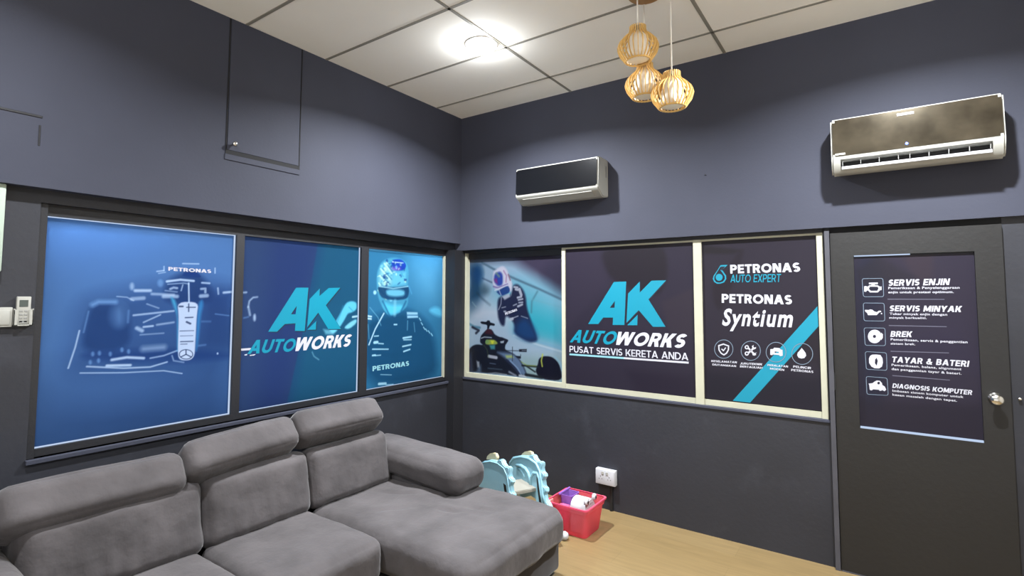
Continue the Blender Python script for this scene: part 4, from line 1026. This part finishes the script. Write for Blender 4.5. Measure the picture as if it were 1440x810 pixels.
def pendant(px, depth, cx):
    d = RT * ((px[0] - PX0) / FOC) - UP * ((px[1] - PY0) / FOC) + FW
    c_ = CAM + d * depth - V((pc.x, pc.y, H))
    hh = 0.200; zt = c_.z + hh / 2
    bm = bmesh.new(); tube(bm, [(c_.x, c_.y, -0.02), (c_.x, c_.y, zt - 0.03)], 0.0042, 8); obj('cord', bm, M['cord'], pend, True)
    bm = bmesh.new(); n = 26
    for i in range(n):
        t = 2 * math.pi * i / n; er = V((math.cos(t), math.sin(t), 0)); et = V((-math.sin(t), math.cos(t), 0)) * 0.0022
        prev = None
        for j in range(19):
            s_ = j / 18; r = prof_r(s_); z = zt - hh * s_
            o_ = V((c_.x, c_.y, z))
            q = [bm.verts.new(o_ + er * (r - 0.011) - et), bm.verts.new(o_ + er * r - et), bm.verts.new(o_ + er * r + et), bm.verts.new(o_ + er * (r - 0.011) + et)]
            if prev:
                for k_ in range(4): bm.faces.new((prev[k_], prev[(k_ + 1) % 4], q[(k_ + 1) % 4], q[k_]))
            else: bm.faces.new(q)
            prev = q
        bm.faces.new(prev[::-1])
    shade = obj('lantern_shade', bm, M['wood_rib'], pend)
    bm = bmesh.new()
    torus(bm, 0.067, 0.005, (c_.x, c_.y, zt - hh + 0.004), 36, 6)
    obj('hoop', bm, M['wood_rib'], shade, True)
    bm = bmesh.new()
    lathe(bm, [(0.010, zt - 0.02), (0.034, zt - 0.035), (0.046, zt - 0.06), (0.058, zt - 0.12), (0.066, zt - 0.165), (0.064, zt - 0.185), (0.05, zt - 0.192), (0.01, zt - 0.194)], (c_.x, c_.y, 0), 32)
    obj('inner_lantern', bm, M['lantern'], shade, True)
    bm = bmesh.new(); lathe(bm, [(0.014, zt + 0.004), (0.016, zt - 0.03), (0.012, zt - 0.05)], (c_.x, c_.y, 0), 16)
    obj('lamp_holder', bm, M['ivory_plastic'], shade, True)
pendant((897, 62), 2.95, 0); pendant((907, 114), 3.03, 0); pendant((945, 127), 2.90, 0)

# ------------------------------------------------------------------ sofa
sofa = tag(empty('corner_sofa', (0.85, -2.1, 0)), 'grey suede corner sofa with adjustable headrests and a long chaise', 'sofa')

def pad(name, c, size, r, tilt=0.0, puff=0.0, fpuff=0.0, m='sofa', cuts=26, wr=0.004, seed=0.0, shape=None, parent=None, creases=None, wrinkle=0.0):
    bm = bmesh.new(); bmesh.ops.create_cube(bm, size=2.0)
    bmesh.ops.subdivide_edges(bm, edges=bm.edges[:], cuts=cuts, use_grid_fill=True)
    h = V(size) / 2; rr = min(r, min(h) * 0.98)
    R = Matrix.Rotation(tilt, 4, 'Y'); C = V(c)
    for v in bm.verts:
        n = v.co.copy()
        n = V([math.copysign(1 - (1 - abs(a)) ** 1.0, a) for a in n])
        p = V((n.x * h.x, n.y * h.y, n.z * h.z))
        q = V([max(-h[i] + rr, min(h[i] - rr, p[i])) for i in range(3)])
        d = p - q
        u, w_, z_ = n.x, n.y, n.z
        p = q + (d.normalized() * rr if d.length > 1e-9 else d)
        if puff and p.z > 0: p.z += puff * (1 - u ** 4) * (1 - w_ ** 4) * (z_ if z_ > 0 else 0)
        if fpuff and p.x > 0: p.x += fpuff * (1 - z_ ** 4) * (1 - w_ ** 4) * (u if u > 0 else 0)
        if creases and p.z > 0:
            for cx_, cy_, ang, ln, dp in creases:
                ex, ey = p.x - cx_, p.y - cy_; a_ = ex * math.cos(ang) + ey * math.sin(ang); b_ = -ex * math.sin(ang) + ey * math.cos(ang)
                p.z -= dp * 1.7 * math.exp(-(a_ / ln) ** 2 - (b_ / 0.018) ** 2)
                p.z += dp * 0.5 * math.exp(-(a_ / ln) ** 2 - ((b_ - 0.035) / 0.025) ** 2)
        if shape: p = shape(p, (u, w_, z_))
        k1 = noise.noise(V((p.x * 5 + seed, p.y * 5, p.z * 5))) + 0.5 * noise.noise(V((p.x * 14 + seed, p.y * 14, p.z * 14)))
        if wrinkle and p.x > 0:
            p.x += wrinkle * noise.noise(V((seed, p.y * 26, p.z * 5))) * max(0, 0.6 - z_) * (1 - w_ ** 8)
        d2 = d.normalized() if d.length > 1e-9 else V((0, 0, 0))
        p += d2 * (wr * k1)
        v.co = (R @ p) + C
    o = obj(name, bm, M[m], None, True)
    return under(o, parent or sofa)

def part(name, lst, m, bev=0.012):
    bm = bmesh.new()
    for b_ in lst: box(bm, *b_, bev=bev)
    return under(obj(name, bm, M[m], None, sharp=35), sofa)

part('base', [(0.14, 1.04, -3.24, -1.955, 0.05, 0.20)], 'sofa_dark', 0.02)
part('chaise_base', [(0.14, 1.615, -1.935, -1.025, 0.03, 0.192)], 'sofa_dark', 0.02)
part('back_frame', [(0.10, 0.36, -3.24, -1.37, 0.06, 0.69)], 'sofa_dark', 0.05)
for x, y in ((0.2, -3.15), (0.95, -3.15), (1.52, -1.93), (1.52, -1.10), (0.2, -1.10)):
    bm = bmesh.new(); lathe(bm, [(0.022, 0.0), (0.026, 0.055)], (x, y, 0), 16)
    under(obj('foot', bm, M['plastic_foot'], None, True), sofa)
pad('chaise_cushion', (1.057, -1.490, 0.298), (1.215, 0.920, 0.215), 0.075, 0, 0.012, 0.02, cuts=64, wr=0.008, seed=3, creases=[(-0.28, 0.02, 0.5, 0.12, 0.008), (-0.05, 0.16, 1.9, 0.05, 0.010), (0.12, -0.02, 0.35, 0.06, 0.013), (0.24, 0.10, 0.2, 0.07, 0.007), (-0.15, -0.2, 0.8, 0.1, 0.006), (0.33, -0.22, 1.2, 0.09, 0.005)])
pad('seat_cushion', (0.795, -2.258, 0.303), (0.66, 0.614, 0.205), 0.055, 0, 0.016, 0.012, wr=0.005, seed=8)
pad('seat_cushion', (0.795, -2.872, 0.303), (0.66, 0.614, 0.205), 0.055, 0, 0.016, 0.012, wr=0.005, seed=15)
for yc, wd, sd in ((-1.642, 0.615, 1), (-2.248, 0.610, 5), (-2.900, 0.705, 11)):
    pad('back_cushion', (0.392, yc, 0.538), (0.24, wd, 0.350), 0.060, math.radians(-12), 0, 0.020, wr=0.006, seed=sd, cuts=44, wrinkle=0.006)
for yc, wd, xc, zc, tl, sd, roll in ((-1.685, 0.640, 0.380, 0.828, -44, 21, 0.0), (-2.315, 0.625, 0.385, 0.800, -42, 25, 0.065), (-2.968, 0.690, 0.390, 0.752, -36, 29, -0.01)):
    # a headrest is a thick bolster, its underside overhanging the cushion below; the middle one hangs a little askew
    def roll_shape(p, n, k=roll):
        p.z += k * p.y
        return p
    pad('headrest', (xc, yc, zc), (0.190, wd, 0.195), 0.058, math.radians(tl), 0.008, 0.010, wr=0.003, seed=sd, shape=roll_shape)
def arm_shape(p, n):
    # the arm roll swells a little towards its front end
    s_ = (p.x + 0.48) / 0.96
    p.z *= 0.9 + 0.2 * s_
    return p
part('arm_panel', [(0.16, 1.06, -1.34, -1.07, 0.16, 0.50)], 'sofa_dark', 0.03)
part('arm_panel', [(0.16, 1.06, -3.55, -3.26, 0.05, 0.50)], 'sofa_dark', 0.03)
pad('armrest', (0.64, -1.215, 0.520), (0.95, 0.325, 0.180), 0.080, math.radians(3.0), 0.010, 0.0, wr=0.004, seed=33, shape=arm_shape)
pad('armrest', (0.64, -3.395, 0.520), (0.95, 0.325, 0.180), 0.080, math.radians(3.0), 0.010, 0.0, wr=0.004, seed=37, shape=arm_shape)

# ------------------------------------------------------------------ toys in the corner
# child's step seat: two side panels traced in their own plane, planks between them
tb = V((1.400, -0.690, 0)); tu = V((-0.8870, 0.4610, 0)); tn = V((-0.4610, -0.8870, 0))
toy = tag(empty('toddler_step_seat', (1.2, -0.6, 0)), 'pale blue toddler step seat with bumpy side panels, behind the chaise', 'toddler seat')
def on_plane(p, off=0.0):
    d = RT * ((p[0] - PX0) / FOC) - UP * ((p[1] - PY0) / FOC) + FW
    o_ = tb + tn * off
    return CAM + d * ((o_ - CAM).dot(tn) / d.dot(tn))
k = crop(670, 630, 8.1)
outline = k((418, 250), (415, 190), (422, 145), (440, 110), (480, 88), (540, 78), (600, 82), (640, 94), (650, 76), (675, 68), (698, 78), (708, 108), (740, 146), (765, 146), (788, 160), (792, 195), (784, 225), (792, 262), (815, 285), (822, 318), (808, 345), (800, 365), (808, 420), (832, 448), (838, 490), (818, 520), (828, 575), (862, 630), (900, 740), (960, 900), (1010, 1000))
pts = [on_plane(p) for p in outline]
pts = [V((p.x, p.y, max(0.0, p.z))) for p in pts]
loc = [((p - tb).dot(tu), p.z) for p in pts]
zmin_u = max(u for u, z in loc)
loc = loc[:-1] + [(0.015, 0.0), (0.085, 0.0), (0.115, 0.10), (0.20, 0.22), (0.27, 0.22), (zmin_u - 0.05, 0.10), (zmin_u - 0.045, 0.0), (zmin_u + 0.01, 0.0)]
def toy_pt(u, z, off): return tb + tu * u + tn * off + V((0, 0, z))
def panel(off, th):
    bm = bmesh.new(); prism(bm, [toy_pt(u, z, off) for u, z in loc], tn * th)
    bmesh.ops.recalc_face_normals(bm, faces=bm.faces)
    es = [e for e in bm.edges if len(e.link_faces) == 2 and any(len(f_.verts) > 6 for f_ in e.link_faces)]
    bmesh.ops.bevel(bm, geom=es, offset=0.006, segments=3, affect='EDGES')
    return under(obj('side_panel', bm, M['toy_blue'], None, sharp=50), toy)
TW = 0.29
sp_far = panel(0.0, 0.035); sp_near = panel(TW - 0.035, 0.035)
def rib(pts_, off, r, m='toy_blue', name='raised_rib', par=None):
    bm = bmesh.new(); tube(bm, [toy_pt(u, z, off) for u, z in pts_], r, 8)
    o = under(obj(name, bm, M[m], None, True), par or toy)
    return o
def loc_of(p): 
    w_ = on_plane(p); return ((w_ - tb).dot(tu), w_.z)
def sub(o, parent):
    o.parent = parent; o.matrix_parent_inverse = (parent_matrix(toy) @ (parent_matrix(toy).inverted())).inverted() if False else Matrix.Identity(4)
    return o
arc = [loc_of(p) for p in k((505, 190), (560, 195), (610, 230), (645, 280), (660, 340), (665, 400))]
arc2 = [loc_of(p) for p in k((520, 225), (560, 250), (590, 300), (600, 335))]
top = [loc_of(p) for p in k((430, 240), (432, 160), (470, 108), (560, 95), (650, 115), (730, 170), (770, 250), (790, 370), (805, 520), (840, 640))]
slot = [loc_of(p) for p in k((665, 480), (672, 330), (700, 275), (745, 280), (765, 340), (790, 520), (815, 640))]
for off, sgn in ((0.035, 1), (TW - 0.035, 0)):
    for a_, r_ in ((arc, 0.013), (arc2, 0.008), (top, 0.010), (slot, 0.011)) if sgn else ((top, 0.012),):
        rib(a_, off if sgn else TW, r_ * (1 if sgn else 0.35))
sl = [loc_of(p) for p in k((738, 310), (760, 345), (785, 560), (790, 640), (770, 620), (745, 430))]
bm = bmesh.new(); prism(bm, [toy_pt(u, z, 0.036) for u, z in sl], tn * 0.003); under(obj('slot', bm, M['black'], None), toy)
bm = bmesh.new(); prism(bm, [toy_pt(u, z, TW) for u, z in [loc_of(p) for p in k((725, 330), (755, 350), (775, 480), (750, 480))]], tn * 0.002); under(obj('slot', bm, M['black'], None), toy)
def plank(name, u0, u1, z0, z1, m):
    bm = bmesh.new()
    prism(bm, [toy_pt(u0, z0, 0.03), toy_pt(u1, z0, 0.03), toy_pt(u1, z1, 0.03), toy_pt(u0, z1, 0.03)], tn * (TW - 0.06))
    bmesh.ops.bevel(bm, geom=bm.edges[:], offset=0.004, segments=2, affect='EDGES')
    return under(obj(name, bm, M[m], None, sharp=40), toy)
plank('seat_plank', 0.19, 0.40, 0.275, 0.300, 'toy_grey')
plank('step_plank', 0.09, 0.22, 0.150, 0.172, 'toy_grey')
bm = bmesh.new(); tube(bm, [toy_pt(0.30, 0.05, TW / 2), toy_pt(0.24, 0.27, TW / 2)], 0.012, 8); under(obj('brace', bm, M['toy_beige'], None, True), toy)
hb = [loc_of(p) for p in k((500, 110), (510, 70), (545, 42), (590, 33), (622, 45), (636, 85), (630, 120))]
for off in (-0.022, TW - 0.06):
    bm = bmesh.new(); prism(bm, [toy_pt(u + (0.07 if off > 0 else 0), z, off) for u, z in hb], tn * 0.022)
    bmesh.ops.bevel(bm, geom=[e for e in bm.edges], offset=0.004, segments=2, affect='EDGES')
    under(obj('handle', bm, M['toy_beige'], None, sharp=50), toy)

# pink crate and what is in it
crate = tag(empty('toy_crate', (1.395, -0.41, 0)), 'pink see-through plastic crate of toys by the wall socket', 'crate')
def rrect(cx, cy, hx, hy, r, z, n=5):
    out = []
    for sx, sy, a0 in ((1, 1, 0), (-1, 1, 90), (-1, -1, 180), (1, -1, 270)):
        for i in range(n + 1):
            t = math.radians(a0 + 90 * i / n)
            out.append(V((cx + sx * (hx - r) + r * math.cos(t), cy + sy * (hy - r) + r * math.sin(t), z)))
    return out
def loft(bm, loops, close_first=True, close_last=True):
    vs = [[bm.verts.new(p) for p in L] for L in loops]; n = len(loops[0])
    for a_, b_ in zip(vs, vs[1:]):
        for i in range(n): bm.faces.new((a_[i], a_[(i + 1) % n], b_[(i + 1) % n], b_[i]))
    if close_first: bm.faces.new(vs[0])
    if close_last: bm.faces.new(vs[-1][::-1])
bm = bmesh.new()
cl = lambda f_, z, dx=0.0: rrect(1.412, -0.415 + 0.006 * f_, 0.128 + 0.022 * f_ + dx, 0.118 + 0.040 * f_ + dx, 0.03, z)
loft(bm, [cl(0, 0.002), cl(0.75, 0.165), cl(0.75, 0.165, 0.006), cl(1, 0.198, 0.006), cl(1, 0.198, 0.0), cl(0.75, 0.165, -0.004), cl(0, 0.006, -0.004)])
under(obj('crate_body', bm, M['crate'], None, sharp=45), crate)
bm = bmesh.new()
o2 = cl(1, 0.205, 0.012)
loft(bm, [cl(1, 0.194, 0.004), cl(1, 0.195, 0.012), o2, cl(1, 0.205, 0.0), cl(1, 0.194, 0.004)], False, False)
under(obj('crate_rim', bm, mat('pink_plastic_rim', (210, 73, 101), 0.3, var=0.03), None, sharp=45), crate)

t = tag(empty('toy_bin', (1.335, -0.36, 0.01)), 'small purple toy tub lying in the pink crate', 'toy')
bm = bmesh.new(); loft(bm, [rrect(1.335, -0.36, 0.038, 0.050, 0.012, 0.010), rrect(1.335, -0.36, 0.048, 0.062, 0.014, 0.215), rrect(1.335, -0.36, 0.043, 0.057, 0.014, 0.215), rrect(1.335, -0.36, 0.034, 0.046, 0.012, 0.018)])
under(obj('tub_body', bm, M['purple'], None, sharp=45), t)
bm = bmesh.new(); box(bm, 1.284, 1.298, -0.440, -0.275, 0.212, 0.226, 0.004); under(obj('tub_rim', bm, M['purple'], None), t)
bm = bmesh.new(); loft(bm, [rrect(1.345, -0.470, 0.045, 0.040, 0.02, 0.010), rrect(1.345, -0.470, 0.050, 0.040, 0.02, 0.150), rrect(1.345, -0.470, 0.040, 0.032, 0.02, 0.162)])
tag(obj('toy_block', bm, M['pink'], None, sharp=45), 'pink toy block in the crate below the purple tub', 'toy')
bm = bmesh.new(); box(bm, 1.258, 1.272, -0.535, -0.485, 0.150, 0.200, 0.005)
under(obj('handle_clip', bm, M['salmon'], None, sharp=45), crate)

# white toy house-like box with ears, standing in the crate
t = tag(empty('toy_bear_box', (1.46, -0.42, 0.01)), 'white arched toy with two round ears in the pink crate', 'toy')
n = 14; prof = [(-0.075, 0.012), (-0.075, 0.17)] + [(-0.075 * math.cos(math.pi * i / n), 0.17 + 0.062 * math.sin(math.pi * i / n)) for i in range(1, n)] + [(0.075, 0.17), (0.075, 0.012)]
bm = bmesh.new(); prism(bm, [(1.405, -0.42 + a_, z) for a_, z in prof], (0.12, 0, 0))
bmesh.ops.bevel(bm, geom=[e for e in bm.edges if abs(e.verts[0].co.x - e.verts[1].co.x) < 1e-5], offset=0.006, segments=2, affect='EDGES')
under(obj('toy_body', bm, M['white_plastic'], None, sharp=40), t)
for dy in (-0.062, 0.062):
    bm = bmesh.new(); lathe(bm, [(0.004, -0.012), (0.021, -0.010), (0.023, 0.0), (0.021, 0.010), (0.004, 0.012)], (1.525, -0.42 + dy, 0.228), 20, 'x')
    ear = under(obj('ear', bm, M['white_plastic'], None, True), t)
    bm = bmesh.new(); lathe(bm, [(0.010, 0.012), (0.009, 0.014), (0.002, 0.0145)], (1.525, -0.42 + dy, 0.228), 14, 'x')
    under(obj('ear_dot', bm, M['black'], None), t)
bm = bmesh.new()
for dy in (-0.025, 0.0, 0.025): box(bm, 1.5245, 1.5275, -0.42 + dy - 0.005, -0.42 + dy + 0.005, 0.192, 0.204, 0.001, 1)
under(obj('buttons', bm, M['grey_plastic'], None), t)

# little ball-shaped toys on the floor side, between crate and chaise
bm = bmesh.new(); lathe(bm, [(0.002, 0.0), (0.020, 0.004), (0.030, 0.022), (0.026, 0.042), (0.012, 0.052), (0.002, 0.054)], (1.425, -0.615, 0.0), 24)
tag(obj('toy_foot_cap', bm, M['white_plastic'], None, True), 'pale grey rounded toy on the floor between chaise and crate', 'toy')

# ------------------------------------------------------------------ things on the walls
sx0, sx1, sz0, sz1 = 1.373, 1.533, 0.196, 0.312
sock = tag(empty('wall_socket', ((sx0 + sx1) / 2, YR, sz0)), 'white double wall socket low on the wall above the pink crate', 'socket')
bm = bmesh.new(); box(bm, sx0, sx1, YR - 0.045, YR, sz0, sz1, 0.006); under(obj('socket_box', bm, M['white_plastic'], None, sharp=40), sock)
bm = bmesh.new(); box(bm, sx0 + 0.004, sx1 - 0.004, YR - 0.051, YR - 0.044, sz0 + 0.004, sz1 - 0.004, 0.003); under(obj('face_plate', bm, M['white_plastic'], None, sharp=40), sock)
for cx_ in (sx0 + 0.045, sx1 - 0.045):
    bm = bmesh.new()
    for dx, dz, w_, h_ in ((0, 0.018, 0.004, 0.008), (-0.011, 0.0, 0.007, 0.004), (0.011, 0.0, 0.007, 0.004)):
        box(bm, cx_ + dx - w_ / 2, cx_ + dx + w_ / 2, YR - 0.0516, YR - 0.050, sz0 + 0.045 + dz - h_ / 2, sz0 + 0.045 + dz + h_ / 2)
    under(obj('socket_hole', bm, M['lcd'], None), sock)
for cx_ in (sx0 + 0.062, sx1 - 0.062):
    bm = bmesh.new(); box(bm, cx_ - 0.009, cx_ + 0.009, YR - 0.055, YR - 0.050, sz1 - 0.038, sz1 - 0.016, 0.002)
    under(obj('rocker_switch', bm, M['ivory_plastic'], None), sock)
bm = bmesh.new(); xc = 1.487; box(bm, xc - 0.011, xc + 0.011, YR - 0.018, YR, 0.0, sz0, 0.002)
tag(obj('cable_trunking', bm, M['black'], None), 'thin dark cable trunking from the white socket to the floor', 'cable trunking')

# remote control in its holder, and the switch beside it
q = spot((31, 455), 'x', XL)
rem_y = spot((31, 440), 'x', XL).y; z0 = spot((31, 458), 'x', XL).z; z1 = spot((31, 434), 'x', XL).z; zt = spot((31, 417), 'x', XL).z
hold = tag(empty('remote_holder', (XL, rem_y, z0)), 'ivory wall pocket that holds a remote control beside the blue window', 'holder')
bm = bmesh.new()
box(bm, XL, XL + 0.004, rem_y - 0.036, rem_y + 0.036, z0, z1, 0.001, 1); box(bm, XL, XL + 0.030, rem_y - 0.036, rem_y - 0.031, z0, z1, 0.001, 1)
box(bm, XL, XL + 0.030, rem_y + 0.031, rem_y + 0.036, z0, z1, 0.001, 1); box(bm, XL, XL + 0.030, rem_y - 0.036, rem_y + 0.036, z0, z0 + 0.006, 0.001, 1)
box(bm, XL + 0.0265, XL + 0.030, rem_y - 0.036, rem_y - 0.020, z0, z1 - 0.004, 0.001, 1); box(bm, XL + 0.0265, XL + 0.030, rem_y + 0.020, rem_y + 0.036, z0, z1 - 0.004, 0.001, 1)
under(obj('pocket', bm, M['ivory_plastic'], None, sharp=40), hold)
rem = tag(empty('remote_control', (XL + 0.005, rem_y, z0)), 'ivory remote control with dark screen standing in the wall pocket', 'remote control')
bm = bmesh.new(); box(bm, XL + 0.005, XL + 0.0255, rem_y - 0.026, rem_y + 0.026, z0 + 0.007, zt, 0.004); under(obj('remote_body', bm, M['ivory_plastic'], None, sharp=40), rem)
bm = bmesh.new(); box(bm, XL + 0.025, XL + 0.0265, rem_y - 0.017, rem_y + 0.015, zt - 0.048, zt - 0.016, 0.0006, 1); under(obj('remote_screen', bm, M['lcd'], None), rem)
bm = bmesh.new()
for i in range(4):
    for j in (-0.009, 0.008): box(bm, XL + 0.025, XL + 0.0268, rem_y + j - 0.006, rem_y + j + 0.006, zt - 0.072 - 0.016 * i, zt - 0.064 - 0.016 * i, 0.0006, 1)
box(bm, XL + 0.025, XL + 0.0268, rem_y - 0.014, rem_y + 0.014, z0 + 0.010, z0 + 0.026, 0.0006, 1)
under(obj('remote_button', bm, M['grey_plastic'], None), rem)
sa = spot((16, 446), 'x', XL); szt, szb = spot((14, 432), 'x', XL).z, spot((14, 459.5), 'x', XL).z
sw = tag(empty('light_switch', (XL, sa.y - 0.043, szb)), 'square ivory light switch beside the remote control pocket', 'switch')
bm = bmesh.new(); box(bm, XL, XL + 0.022, sa.y - 0.090, sa.y - 0.001, szb, szt, 0.003); under(obj('switch_plate', bm, M['ivory_plastic'], None, sharp=40), sw)
bm = bmesh.new(); box(bm, XL + 0.020, XL + 0.0255, sa.y - 0.080, sa.y - 0.011, szb + 0.010, szt - 0.014, 0.002); under(obj('rocker', bm, M['ivory_plastic'], None, sharp=40), sw)

# edge of a pale board fixed to the left wall
ba, bb = spot((10, 257), 'x', -0.02), spot((2, 382), 'x', -0.02)
bm = bmesh.new(); box(bm, XL, -0.02, ba.y - 0.60, ba.y, bb.z, ba.z - 0.005, 0.006)
tag(obj('notice_board', bm, M['mint'], None, sharp=40), 'pale mint board on the wall above the light switch, mostly out of frame', 'board')
